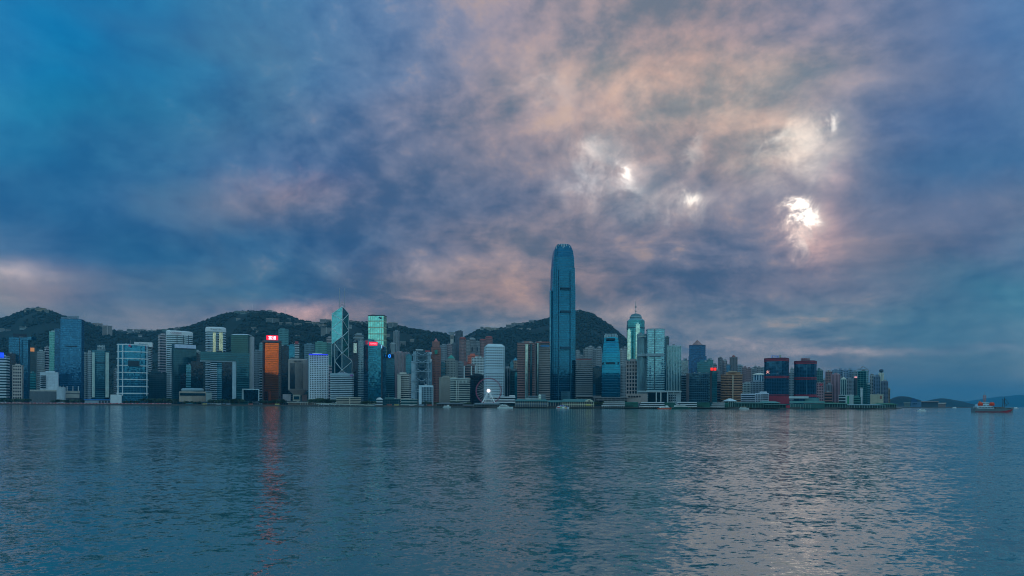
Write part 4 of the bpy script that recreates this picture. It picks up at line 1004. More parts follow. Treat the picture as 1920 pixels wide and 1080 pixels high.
b = tower('dark_teal_block', 'dark teal block with a bright side beside the red brown twin towers', 957, 970.5, 696, 1600, style='curtain', core='123842', trim='1c4a52', n=14, refl=.4)
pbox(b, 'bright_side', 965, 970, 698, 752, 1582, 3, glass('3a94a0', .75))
b = tower('spired_block', 'small brown tower with blue pointed cap by the red brown twin towers', 962, 970.5, 676, 2050, style='grid', core='4a4440', trim='8f7a6a', n=16, sp=4, pw=1.8, roof=False, plant=0)
obj('pointed_cap', MB().loft([(offset(b.P, .4), b.H), ([(x * .05, y * .05) for x, y in b.P], b.H + 9)]), matte('4a88a0'), b.root)
b = tower('teal_stub_block', 'teal stub block behind the dark finned block', 956.5, 962.5, 680, 2040, style='curtain', core='2f6a7a', trim='3a6a78', n=14)
# ---- red-brown twin towers with glass bays
BRN = '8f6f6c'
b = tower('red_brown_tower', 'left red brown banded tower with a bright half round glass bay', 970, 1003, 645, 1520, style='bands', core='2a2c34', trim=BRN, n=36, band=.5, k=.7, rot=-6, plant=1)
for cx, rr, m__ in ((987.5, 3.4, glass('9ab4b0', .85, .1)), (995.5, 2.2, glass('1f4a58', .6))):
    c = rel(b, cx, 700, 1490); r_ = rr / F * 1490
    obj('glass_bay', MB().prism([(c[0] + r_ * math.cos(t), c[1] + r_ * math.sin(t)) for t in [2 * math.pi * i / 14 for i in range(14)]], 0, b.H - 3), m__, b.root)
for x in (979, 993): pbox(b, 'roof_plant', x, x + 6, 641, 645, 1520, 12, matte('8f9a9c'))
b = tower('red_brown_tower', 'right red brown banded tower with blue roof strip beside the tallest tower', 1003, 1031, 643, 1560, style='bands', core='3a464c', trim='8c8684', n=36, band=.5, k=.7, rot=6, plant=0)
pbox(b, 'blue_strip', 1013, 1030, 647, 650, 1534, 3, matte('2f6f9c')); pbox(b, 'parapet', 1004, 1030, 640.5, 643, 1545, 24, matte('8f5f5a'))
for cx, rr, m__ in ((1007.5, 2.6, glass('7fa0a4', .8, .1)),):
    c = rel(b, cx, 700, 1530); r_ = rr / F * 1530
    obj('glass_bay', MB().prism([(c[0] + r_ * math.cos(t), c[1] + r_ * math.sin(t)) for t in [2 * math.pi * i / 14 for i in range(14)]], 0, b.H - 3), m__, b.root)
# ---- tallest tower
def super_tower(label, Y, prof, xm, name, core, crown_px, nfin, mech, rot=9, refl=.8, n=80):
    b = Bld(); b.xm = xm; b.Y = Y; b.az = AZ(xm); b.loc = (X_(xm, Y), Y, GZ); b.root = thing(name, label, 'tower', b.loc)
    ang = -b.az + R(rot); rings = []
    base = None
    gm = glass(core, refl, .06, 3.0, 4.2, .0035, .18)
    secs = []
    for (py, wpx) in prof:
        W = wpx / F * Y * .93; P = footprint('star', W, W, ang); secs.append((P, Z_(py, xm, Y) - GZ))
    b.secs = secs
    for i, ((p0, z0), (p1, z1)) in enumerate(zip(secs[:-1], secs[1:])):
        obj('curtain_wall', MB().loft([(p0, z0 + (.02 if i else 0)), (p1, z1)]), gm, b.root)
    # vertical fins + floor lines over the straight shaft
    m_ = MB()
    for (p0, z0), (p1, z1) in zip(secs[:-1], secs[1:]):
        k_ = max(1, int((z1 - z0) / 5.2))
        for j in range(k_):
            f = (j + .3) / k_; P = [(a[0] + (c[0] - a[0]) * f, a[1] + (c[1] - a[1]) * f) for a, c in zip(p0, p1)]; zq = z0 + (z1 - z0) * f
            m_.prism(offset(P, .22), zq, zq + .7)
    o = obj('floor_lines', m_, matte('2c6880', .4), b.root); o['kind'] = 'stuff'
    b.ang = ang
    return b
Yi = 1640
b = super_tower('tallest tower, blue glass shaft tapering to a crown of pale fins', Yi, [(752, 48), (640, 47.6), (540, 46.4), (539.8, 45.4), (505, 44.4), (504.8, 43), (486, 41), (473, 37), (465, 31), (460, 24)], 1054, 'tapered_glass_skyscraper', '17607e', None, 0, None)
for y0, y1 in ((538.5, 540.5), (541.5, 543), (582, 584), (584.6, 586), (650, 652), (652.6, 654.5)): pbox(b, 'mechanical_band', 1050.5, 1069.5, y0, y1, Yi - 34 + (0 if y0 > 560 else 1.6), 6, matte('245266'), rot=9)
for i in range(9):
    x = 1041.5 + i * 3.1; t = abs(i - 4) / 4; ytop = 456.5 + 5 * t * t; ybot = 466 + 9 * t
    pbox(b, 'crown_fin', x, x + 1.3, ytop, ybot, Yi - 20 + 5 * t, 5, matte('9fb2ba', .4), rot=9)
for i in range(9):
    pbox(b, 'crown_fin', 1043 + i * 2.6, 1044.1 + i * 2.6, 457.5 + abs(i - 4) * .8, 464, Yi + 16, 4, matte('9fb2ba', .4))
for x, y0 in ((1047, 505), (1069.5, 505)): pbox(b, 'edge_rib', x, x + .7, y0, 750, Yi - 34.5, 4, matte('2c6478'), rot=9)
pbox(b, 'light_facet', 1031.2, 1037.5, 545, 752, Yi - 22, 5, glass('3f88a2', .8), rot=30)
for i in range(8): pbox(b, 'base_fin', 1053 + i * 2, 1053.8 + i * 2, 734, 750, Yi - 36, 3, matte('5f93a4'))
b = tower('red_capped_banded_block', 'grey banded office block with a dull red cap right of the tallest tower', 1078, 1110.5, 677, 1600, style='bands', core='3a4850', trim='7c8488', n=22, band=.45, rot=6, k=.6, plant=0)
pbox(b, 'red_cap', 1080, 1109, 672.5, 676.5, 1590, 26, matte('7f4a48'))
b = tower('dark_teal_slab', 'dark teal slab left of the shorter tapered tower', 1110, 1127, 690, 1680, style='curtain', core='1d4654', trim='28525e', n=20, refl=.5)
pbox(b, 'lit_wedge', 1112, 1116.5, 720, 748, 1655, 3, glass('3a86a0', .75))  # strip of paler teal glass low on the slab
b = super_tower('shorter tapered blue glass tower with dark belt and fin crown', 1560, [(752, 37), (700, 37), (664, 34.5), (650, 31.5), (640, 28.5), (633, 27.5)], 1144.8, 'tapered_glass_tower', '177a98', None, 0, None, rot=4)
for y0, y1, x0, x1 in ((679, 682, 1136, 1153), (634, 637, 1136.5, 1153)): pbox(b, 'mechanical_band', x0, x1, y0, y1, 1560 - 23, 4, matte('16323e'), rot=4)
for x in (1130, 1158.5): pbox(b, 'mechanical_band', x, x + 2, 678.6, 682.4, 1535, 3, matte('1d3a46'))
for i in range(13): pbox(b, 'crown_fin', 1132.5 + i * 2, 1133.5 + i * 2, 625.5 + (0 if 0 < i < 12 else 2.5), 633, 1545, 4, matte('9fb2ba', .4))
for i in range(7): pbox(b, 'crown_fin', 1135 + i * 3, 1136 + i * 3, 627, 633, 1572, 4, matte('9fb2ba', .4))
# mid-level mass behind
for i, (x0, x1, t, c, Y) in enumerate(((1077, 1087, 659, '8c9498', 2360), (1086, 1094, 668, '7f8488', 2420), (1094, 1103, 655, '8a8f90', 2380), (1102, 1112, 651, '96989a', 2440), (1111, 1119, 657, '858c90', 2400), (1118, 1127.5, 653, '8f9498', 2380),
    (1162, 1169, 657, '9aa0a2', 2300), (1168, 1176, 653, '8d9296', 2360), (1163, 1174, 686, '868c90', 2050))):
    b = resi(('pale residential tower close behind the right flank of the tallest tower', 'short grey residential tower above the dull red cap', 'slim residential tower behind the middle of the dull red capped block', 'tallest pale residential tower behind the dull red capped block', 'grey residential tower behind the dark teal slab',
        'pale residential tower peeking over the left shoulder of the shorter tapered tower', 'narrow pale residential tower right of the shorter tapered tower', 'pale residential tower squeezed against the spired octagonal tower', 'lower grey residential block between the shorter tapered tower and concrete grid block')[i], x0, x1, t, Y, c, n=26, group='residential towers behind the tapered towers')
# ---- spired octagonal tower
Yc = 1850
b = tower('spired_octagonal_tower', 'octagonal teal tower with stepped crown and tall needle spire', 1174, 1208.5, 602, Yc, plan='oct.29', style='bands', core='3a8a94', trim='4f949c', n=44, band=.18, k=1, rot=10, refl=.82, roof=False, plant=0, out_=.15)
sc = lambda f: [(x * f, y * f) for x, y in b.P]
zc2 = lambda py: Z_(py, b.xm, Yc) - b.z0
obj('shoulder', MB().loft([(sc(1.0), b.H), (sc(.72), zc2(598))]), matte('5f8a90', .4), b.root); obj('crown', MB().loft([(sc(.68), zc2(598)), (sc(.66), zc2(594)), (sc(.5), zc2(590)), (sc(.16), zc2(588))]), matte('4f7078', .4), b.root)
obj('crown_band', MB().prism(sc(.70), zc2(595.5), zc2(594.3)), matte('9ab0b4'), b.root); obj('belt', MB().prism(offset(b.P, .5), zc2(617), zc2(614.5)), matte('35606a'), b.root)
for x0, x1, yt in ((1176, 1182, 616), (1191.5, 1199, 605)):
    pbox(b, 'bright_bay', x0, x1, yt + 3, 674, Yc - 25, 3, glass('b5d8cc', .9, .06)); pbox(b, 'bay_peak', x0 + 1.5, x1 - 1.5, yt, yt + 3, Yc - 25, 3, glass('8fc0c0', .9, .06))
bar(b, 'spire', [(0, 0, zc2(588)), (0, 0, zc2(564))], .7, STEEL)
for y in (583.5, 576, 574.5): obj('spire_ring', MB().loft([([(2.6 * math.cos(t), 2.6 * math.sin(t)) for t in [i * math.pi / 4 for i in range(8)]], zc2(y) - .6), ([(2.6 * math.cos(t), 2.6 * math.sin(t)) for t in [i * math.pi / 4 for i in range(8)]], zc2(y) + .6)]), STEEL, b.root)
# ---- double-bowed hotel
Yf = 1500
b = tower('bowed_hotel_tower', 'double bowed silver blue hotel tower with a bright banded face', 1211.5, 1246, 619, Yf, plan='bow', style='bands', core='6aa6b4', trim='8fb2ba', n=44, band=.35, k=.75, refl=.88, rot=4, plant=0, roof=False)
obj('roof_ring', MB().prism(offset(b.P, .9), b.H, b.H + 2.2), matte('8fa6ae'), b.root)
pbox(b, 'dark_joint', 1226.6, 1228, 617, 731, Yf - 21, 3, matte('1d3640')); pbox(b, 'belt', 1211.5, 1245, 663, 668, Yf - 21.5, 4, matte('7f9298'))
pbox(b, 'west_edge', 1244, 1249, 636, 733, Yf - 6, 16, glass('1d5a70', .6)); pbox(b, 'roof_lantern', 1224, 1230, 616.5, 619, Yf - 14, 8, PALE)
b = tower('lower_bowed_wing', 'lower ribbed silver wing joined to the double bowed hotel', 1194.5, 1213, 628, Yf + 22, plan='bow', style='fins', core='3f7484', trim='7f9aa2', n=40, k=.8, sp=2.6, pw=.7, plant=0)
pbox(b, 'belt', 1194, 1213, 663, 668, Yf + 5, 4, matte('7f9298')); pbox(b, 'bright_band', 1196, 1211, 629.5, 632, Yf + 4, 2, matte('8fa09a'))
b = tower('ribbed_pale_tower', 'pale ribbed tower with flat top beside the double bowed hotel', 1247.5, 1276.5, 650, 1510, style='fins', core='4f8490', trim='9ab4b8', n=30, sp=3.3, pw=1.0, rot=8, k=.7, plant=0)
pbox(b, 'parapet', 1249, 1275, 648, 650, 1500, 20, matte('a9bcc0')); 
b = tower('dark_service_stack', 'dark service tower rising behind the pale ribbed tower', 1244, 1254, 634, 1580, style='curtain', core='2a4a58', trim='4a6a74', n=30)
b = tower('concrete_grid_block', 'concrete block with deep square bays in front of the spired tower', 1174, 1195, 678, 1540, style='grid', core='1c2c34', trim='958c8c', n=12, sp=6.0, pw=2.2, band=.3, out_=1.2, k=.6, plant=1)
b = solo('columned_podium', 'long grey podium with tall columns beneath the bowed hotel', 1195, 1277, 1420)
pbox(b, 'roof', 1195, 1277.5, 732.5, 735.5, 1420, 40, matte('8f9ea2')); pbox(b, 'glass_front', 1215, 1276, 735.5, 758, 1424, 34, glass('1f3a44', .4)); pbox(b, 'east_terrace', 1175, 1214, 738, 756, 1428, 30, matte('8c807c')); pbox(b, 'west_wing', 1251, 1276.5, 737, 758, 1418, 8, matte('7f8e94'))
for x in (1229.5, 1238, 1250.5, 1262, 1274): pbox(b, 'column', x, x + 2, 735.6, 758, 1417, 3, matte('9aa8aa'))
for i in range(6):
    for j in range(3): pbox(b, 'window', 1254 + i * 3.6, 1256.2 + i * 3.6, 740 + j * 4.6, 742.8 + j * 4.6, 1417, 1.5, glass('24485a'))
for i in range(7): pbox(b, 'window', 1178 + i * 5, 1181 + i * 5, 742, 745, 1427, 1.5, glass('24383f'))

# ================================================================== buildings: west
b = tower('glazed_low_tower', 'small pale tower left of the blue pyramid topped tower', 1276.5, 1290, 677, 1760, style='curtain', core='6f8c98', trim='8fa2aa', n=20, refl=.6, k=.6)
b = tower('dark_banded_block', 'dark banded block beside the ribbed pale tower', 1277, 1288, 705, 1500, style='bands', core='1c3440', trim='4a6470', n=13)
b = tower('pyramid_topped_tower', 'dark blue glass tower with stepped sides and pink pyramid top', 1292, 1322, 649, 1740, style='bands', core='1b4f78', trim='28587c', n=32, band=.3, refl=.7, k=.9, plant=0, roof=False)
pbox(b, 'lower_shoulder', 1290.5, 1324.5, 668, 742, 1722, 40, glass('1b4f78', .7)); obj('roof', MB().prism(offset(b.P, .6), b.H, b.H + 1.6), matte('28486a'), b.root)
obj('pyramid_roof', MB().loft([([(x * .70, y * .70) for x, y in b.P], b.H + 1.6), ([(x * .02, y * .02) for x, y in b.P], b.H + 15.5)]), glass('9a7672', .6, .2), b.root)
b = tower('teal_stepped_tower', 'teal tower stepping down right of the pyramid topped tower', 1307, 1327, 680, 1690, style='bands', core='2a6a76', trim='3a7480', n=24, band=.3)
b = tower('teal_stepped_tower', 'slim teal tower behind the red neon topped block', 1324, 1337, 676, 1820, style='curtain', core='326e78', trim='4a7c84', n=24)
b = tower('pink_slim_tower', 'slim dull tower right of the teal stepped tower', 1336, 1344, 685, 1900, style='bands', core='3a4a54', trim='7a7c84', n=20)
b = tower('broad_mirror_block', 'broad blue grey mirror block with notched parapet by the ferry piers', 1292, 1331.5, 702, 1470, style='curtain', core='3a6478', trim='3f6878', n=14, refl=.8, k=.5, plant=0, gkw=dict(jitter=.006, var=.15))
for i in range(8): pbox(b, 'parapet_block', 1291.5 + i * 5, 1294.5 + i * 5, 698.8, 702, 1462, 8, matte('4a5a62'))
pbox(b, 'brown_flank', 1286.5, 1292, 700, 752, 1455, 16, matte('4a4448'))
for i in range(18): pbox(b, 'balcony', 1328.5, 1333, 703 + i * 2.8, 704.3 + i * 2.8, 1452, 6, matte('4f7a84'))
b = tower('neon_topped_block', 'narrow teal block carrying two red neon signs', 1332, 1344, 695, 1450, style='curtain', core='2f7c86', trim='2a5c66', n=16, refl=.6, k=.6, rot=14)
for x in (1332, 1337.8): pbox(b, 'neon_sign', x, x + 5, 689.5, 694.6, 1440, 2, emit('ff2a1c', .8))
pbox(b, 'dark_flank', 1331, 1335, 696, 754, 1437, 3, DARK)
b = resi('thin brown grey tower with a twin beside the domed tower', 1346, 1354.5, 672, 2050, '6f6f78', n=28, rot=10)
b = resi('thin pinkish tower lower than its brown grey twin', 1353.5, 1363, 678, 2050, '8a8084', n=28, rot=10)
b = tower('domed_residential_tower', 'dark residential tower with a small domed lantern', 1368, 1382, 671, 2050, style='fins', core='3a4854', trim='6f6c72', n=26, sp=4, pw=1.6, plant=0)
cz = b.H + 1.6; obj('dome', MB().loft([([(r_ * math.cos(t), r_ * math.sin(t)) for t in [i * math.pi / 5 for i in range(10)]], cz + h_) for r_, h_ in ((5, 0), (5, 2), (4.3, 4), (2.8, 5.6), (.4, 6.6))]), matte('8a5a54'), b.root)
b = tower('blue_mirror_stub', 'blue glass stub left of the domed tower', 1362, 1369, 686, 2000, style='curtain', core='2f6688', trim='2f5f7a', n=20, refl=.7)
b = tower('buff_banded_hotel', 'buff hotel with close horizontal bands and a pale centre rib', 1351.5, 1391.5, 704, 1520, plan='bow', style='bands', core='2b2d33', trim='a67c62', n=19, band=.5, k=.7, plant=0)
pbox(b, 'centre_rib', 1373.2, 1375, 704, 752, 1497, 4, matte('c2b09a')); pbox(b, 'roof_plant', 1361, 1388, 697.5, 703, 1515, 18, matte('94745a')); pbox(b, 'roof_plant', 1366, 1381, 696, 698, 1510, 12, matte('b09a84'))
b = tower('small_brown_block', 'small dull brown block left of the buff banded hotel', 1344, 1352, 716, 1560, style='bands', core='33343a', trim='6f6468', n=10)
WG = 'crowded western district towers'
for i, (x0, x1, t, c, Y) in enumerate(((1382, 1392, 687, '7f8c94', 2150), (1391, 1400, 690, '8c7478', 2100), (1399, 1408, 692, '8a6f72', 2060), (1407, 1416, 693, '7a8288', 2120), (1411, 1420, 689, '7d868c', 2180), (1419, 1427, 690, '86888c', 2160), (1426, 1434, 691, '7f8a92', 2120),
    (1344, 1351, 697, '74787e', 1900), (1479, 1489, 700, '6f7f88', 2050), (1482, 1488, 692, '8a949a', 2200))):
    b = resi(('blue grey residential block behind the right half of the buff banded hotel', 'rose residential block just right of the buff banded hotel', 'brownish rose residential block above the white speckled block', 'grey residential block left of the white canopy roof', 'slightly taller grey residential block behind the white canopy roof',
        'neutral grey residential block right of the canopy capped tower', 'blue grey residential block touching the larger red belted tower', 'dull grey residential block behind the red neon topped block', 'blue grey residential block in the gap between the red belted towers', 'thin pale residential block high in the gap between the red belted towers')[i], x0, x1, t, Y, c, n=20, plan='box', group=WG)
b = tower('white_spotted_block', 'low white speckled block right of the buff banded hotel', 1391.5, 1410, 720, 1640, style='grid', core='33444c', trim='9fa8a6', n=10, sp=3, pw=1.3)
b = tower('grey_office_block', 'grey block with a white vertical edge behind the low white terminal', 1408, 1433, 717, 1600, style='grid', core='2f4450', trim='8494a0', n=12, sp=3.4, pw=1.2)
b = tower('canopy_capped_tower', 'pale blue tower under a shallow white canopy roof', 1413.5, 1432.5, 703, 1750, style='fins', core='2f6488', trim='9ab0bc', n=20, sp=6, pw=2.6, plant=0, roof=False)
obj('canopy', MB().loft([(offset(b.P, 3.5), b.H), (offset(b.P, 3.2), b.H + 1.2), ([(x * .3, y * .3) for x, y in b.P], b.H + 5)]), matte('c9c4b8'), b.root)
b = solo('low_white_terminal', 'low white terminal with rows of square windows before the red banded towers', 1389, 1441, 1440)
for x0, x1, y0, sp_ in ((1389, 1416, 738, 0), (1416, 1441.5, 737, 1)):
    pbox(b, 'wall', x0, x1, y0, 755, 1440 - sp_ * 6, 20, matte('b3bcc8'))
    for j in range(4): pbox(b, 'window_strip', x0 + .8, x1 - .8, y0 + 2.4 + j * 4, y0 + 4.4 + j * 4, 1439 - sp_ * 6, 1.5, glass('35485a', .5))
    if sp_:
        for i in range(9): pbox(b, 'pier', x0 + .6 + i * 2.95, x0 + 1.5 + i * 2.95, y0 + 1.6, 755, 1432, 2, matte('b3bcc8'))
pbox(b, 'roof_stage', 1424, 1438, 734, 737, 1440, 14, matte('a9b2bc'))
# ---- two red-banded towers
REDM = matte('8c2438', .55, .2)
def red_banded(label, xl, xr, top, belts, Y, rot, edge):
    b = tower('red_banded_tower', label, xl, xr, top, Y, plan='oct.18', style='curtain', core='1c5a78', trim='1f5470', n=34, k=.8, rot=rot, refl=.72, plant=0, roof=False, sp=3.4, gkw=dict(jitter=.008))
    zq = lambda py: Z_(py, b.xm, Y) - b.z0
    for y0, y1 in belts:
        P = offset(b.P, .9)
        obj('red_belt', MB().prism(P, zq(y1), zq(y1) + 1.6), REDM, b.root); obj('red_belt', MB().prism(P, zq(y0) - 1.6, zq(y0)), REDM, b.root)
        obj('belt_recess', MB().prism(offset(b.P, .4), zq(y1) + 1.6, zq(y0) - 1.6), matte('3a2a3a'), b.root)
    obj('roof', MB().prism(offset(b.P, .5), b.H, b.H + 2.5), matte('5a1f30'), b.root)
    pbox(b, 'edge_rib', edge, edge + .8, top + 5, belts[-1][1], Y - b.D * .5 - 1, 2, matte('3a7286'), rot=rot)
    return b
b = red_banded('larger blue glass tower ringed by red belts with blue letters on its roof', 1433, 1478.5, 674, [(674, 678), (705.5, 709.5), (740, 744)], 1500, -16, 1463)
pbox(b, 'red_podium', 1440, 1480, 744, 757, 1470, 20, REDM)
for i in range(6): pbox(b, 'podium_rib', 1441 + i * 7.2, 1441.8 + i * 7.2, 744.4, 757, 1469, 1.5, matte('7a3040'))
lettering(b, 'CMA', 1453, 668.6, 5.2, 1486, matte('2a78d0', .4), 16); pbox(b, 'logo_disc', 1461, 1464, 665.5, 671, 1486, 1, matte('8f9a8c'))
for x in (1448, 1457): bar(b, 'sign_post', [rel(b, x, 674, 1488), rel(b, x, 667, 1488)], .35, DARK)
lettering(b, '火', 1439.5, 697.2, 6.5, 1459, emit('ffb0a0', 1.0), 6)
b = red_banded('smaller blue glass tower ringed by red belts with a grey sign on its roof', 1489, 1530.5, 679, [(679, 683), (708, 712), (740, 743)], 1520, -12, 1512)
sg = pbox(b, 'sign_board', 1501, 1518.5, 671, 676.2, 1508, 1.5, matte('9a8f94')); lettering(b, '信德中心', 1509.8, 673.6, 4.2, 1507, matte('8a2f40'), 16, parent=sg)
for x in (1504, 1514): bar(b, 'sign_post', [rel(b, x, 680, 1510), rel(b, x, 676, 1510)], .35, DARK)
# ---- far western cluster
b = tower('dark_teal_tower', 'dark teal tower stepping behind the smaller red belted tower', 1530, 1542.5, 696, 1720, style='grid', core='1d4a4e', trim='3a6a6c', n=22, sp=4, pw=1.2, plant=2)
b = tower('pink_signed_block', 'pink block with a red sign right of the smaller red belted tower', 1531, 1543.5, 719, 1600, style='grid', core='5a4850', trim='a88488', n=9, sp=4, pw=1.6, plant=0)
pbox(b, 'red_sign', 1537, 1542, 719.5, 723, 1588, 1, matte('c0404a'))
b = resi('rounded rose brown residential tower at the western cluster', 1548, 1559.5, 698, 1850, '8f6a66', n=22, plan='oct.25')
b = tower('rose_slab_tower', 'plain rose slab tower with fine vertical joints', 1559, 1574.5, 703, 1760, style='fins', core='6a5660', trim='a07a82', n=20, sp=3.4, pw=1.6)
for i, (x0, x1, t, c, Y) in enumerate(((1543, 1549, 713, '6f8088', 1950), (1560, 1572, 695, '7088a0', 2050), (1571, 1581, 694.5, '6a8298', 2080), (1580, 1590, 696, '7088a0', 2060), (1588, 1598, 694.5, '6a869a', 2100), (1597, 1607, 698, '74868f', 2080), (1598, 1609, 712, '6f808c', 1900), (1549, 1560, 722, '7c7c84', 1750), (1575, 1580, 710, '7c8c94', 1800), (1587, 1597, 712, '7a848c', 1820))):
    b = resi(('low hazy slab between the pink signed block and the rose brown tower', 'hazy blue slab directly above the rose slab tower', 'hazy blue slab behind the dome and spire', 'hazy blue slab right of the dome and spire', 'hazy blue slab midway between spire and truss crowned tower',
        'hazy grey slab behind the glowing pink cap', 'lower hazy grey slab left of the truss crowned tower', 'low grey block in front of the rose brown tower', 'thin pale block between rose slab and domed spire tower', 'low grey block right of the domed spire tower')[i], x0, x1, t, Y, c, n=20, plan='box', group='hazy residential slabs of the far west')
b = tower('domed_spire_tower', 'pale tower with white dome and thin spire by the rose slab', 1576.5, 1586.5, 712, 1680, style='fins', core='4a7480', trim='9ab0ac', n=18, sp=4, pw=1.4, plant=0)
obj('dome', MB().loft([([(r_ * math.cos(t), r_ * math.sin(t)) for t in [i * math.pi / 5 for i in range(10)]], b.H + 1.6 + h_) for r_, h_ in ((5.5, 0), (5.2, 1.5), (3.5, 3.2), (.5, 4.6))]), matte('c2bfb0'), b.root)
bar(b, 'spire', [(0, 0, b.H + 5), (0, 0, b.H + 20)], .45, PALE)
b = tower('red_lamp_tower', 'dark slim tower with a glowing pink cap', 1601, 1608, 709, 1660, style='fins', core='2a4450', trim='5a6a70', n=18, sp=3, plant=0); pbox(b, 'lit_cap', 1602, 1607, 706, 708.4, 1652, 4, emit('f0a0a0', .7))
b = tower('truss_crowned_tower', 'teal gridded tower crowned by a steel pyramid truss', 1608, 1628, 697, 1620, style='curtain', core='26707a', trim='4f8c8c', n=18, sp=6, rot=-18, k=.8, refl=.6, plant=0)
c4 = [(x * 1.0, y * 1.0) for x, y in b.P]
for x, y in c4: bar(b, 'crown_strut', [(x, y, b.H + 5), (0, 0, b.H + 13.5)], .5, STEEL)
for (x, y), (x2, y2) in zip(c4, c4[1:] + c4[:1]):
    bar(b, 'crown_rail', [(x, y, b.H + 5), (x2, y2, b.H + 5)], .5, STEEL); bar(b, 'crown_post', [(x, y, b.H), (x, y, b.H + 5)], .5, STEEL)
bar(b, 'mast', [(0, 0, b.H + 13), (0, 0, b.H + 18)], .3, STEEL)
b = tower('flared_base_block', 'teal block flaring out under the truss crowned tower', 1626, 1631.5, 722, 1610, style='bands', core='2a646e', trim='3f747c', n=10)
b = resi('pale slim tower first of the western waterfront trio', 1631, 1641, 705, 1800, '9aa0a2', n=22)
b = resi('blue grey stepped tower joining the ball topped tower', 1638, 1650, 707, 1780, '5f7a92', n=22)
b = tower('ball_topped_tower', 'pale shaft tower topped by a dark sphere', 1648, 1656.5, 699, 1800, style='fins', core='8f9c98', trim='b2b8ac', n=20, sp=4, pw=2.4, plant=0, roof=False)
br = [([(r_ * math.cos(t), r_ * math.sin(t)) for t in [i * math.pi / 7 for i in range(14)]], b.H + h_) for r_, h_ in ((2.4, 0), (2.4, 1.5), (4.6, 3), (5.4, 5.4), (4.6, 8), (2.4, 9.6), (.3, 10.2))]
obj('sphere', MB().loft(br), matte('2a4a5c', .4), b.root, smooth=True)
b = resi('dark curved residential tower at the western end of the shore', 1652, 1664.5, 716, 1740, '5f6c7c', core='2a3642', n=20, plan='oct.2')
b = tower('brown_shore_block', 'slim brown block ending the row of shore towers', 1663, 1668.5, 731, 1760, style='grid', core='4a4640', trim='857868', n=12, sp=3, pw=1.2)
b = tower('cream_shore_block', 'low cream block with a sign wall on the western shore', 1632, 1656, 741, 1540, style='bands', core='8a8878', trim='b0ab98', n=7, k=.6, core_mat=matte('a9a493'), plant=0, band=.3)
pbox(b, 'sign_ring', 1649.5, 1653.5, 742, 748, 1522, 1, matte('8a5a50'))
b = tower('green_door_block', 'pale block with a tall green stripe on the western shore', 1585.5, 1600, 742, 1500, style='curtain', core='8fa2a2', core_mat=matte('9fb0b2'), trim='9fb0b2', n=6, k=.6, plant=0)
pbox(b, 'green_stripe', 1588.5, 1592, 742.5, 758, 1482, 2, matte('1f7f5c'))
b = tower('white_slim_stack', 'slim white stack beside the truss crowned tower', 1613.5, 1617, 731, 1520, style='curtain', core='b0b8b8', core_mat=matte('b2bcc0'), trim='b2bcc0', n=6, plant=0)
b = tower('low_striped_block', 'low white striped block left of the green striped block', 1573, 1586, 742, 1530, style='bands', core='33464c', trim='9fb0b4', n=4, plant=0)
b = tower('teal_low_block', 'low teal block right of the green striped block', 1598, 1614, 746, 1500, style='bands', core='225a58', trim='3a7470', n=4, plant=1)
b = tower('brick_low_block', 'low brick coloured block behind the western ferry sheds', 1546, 1560, 737, 1640, style='bands', core='5a4240', trim='8f625a', n=5, plant=0)

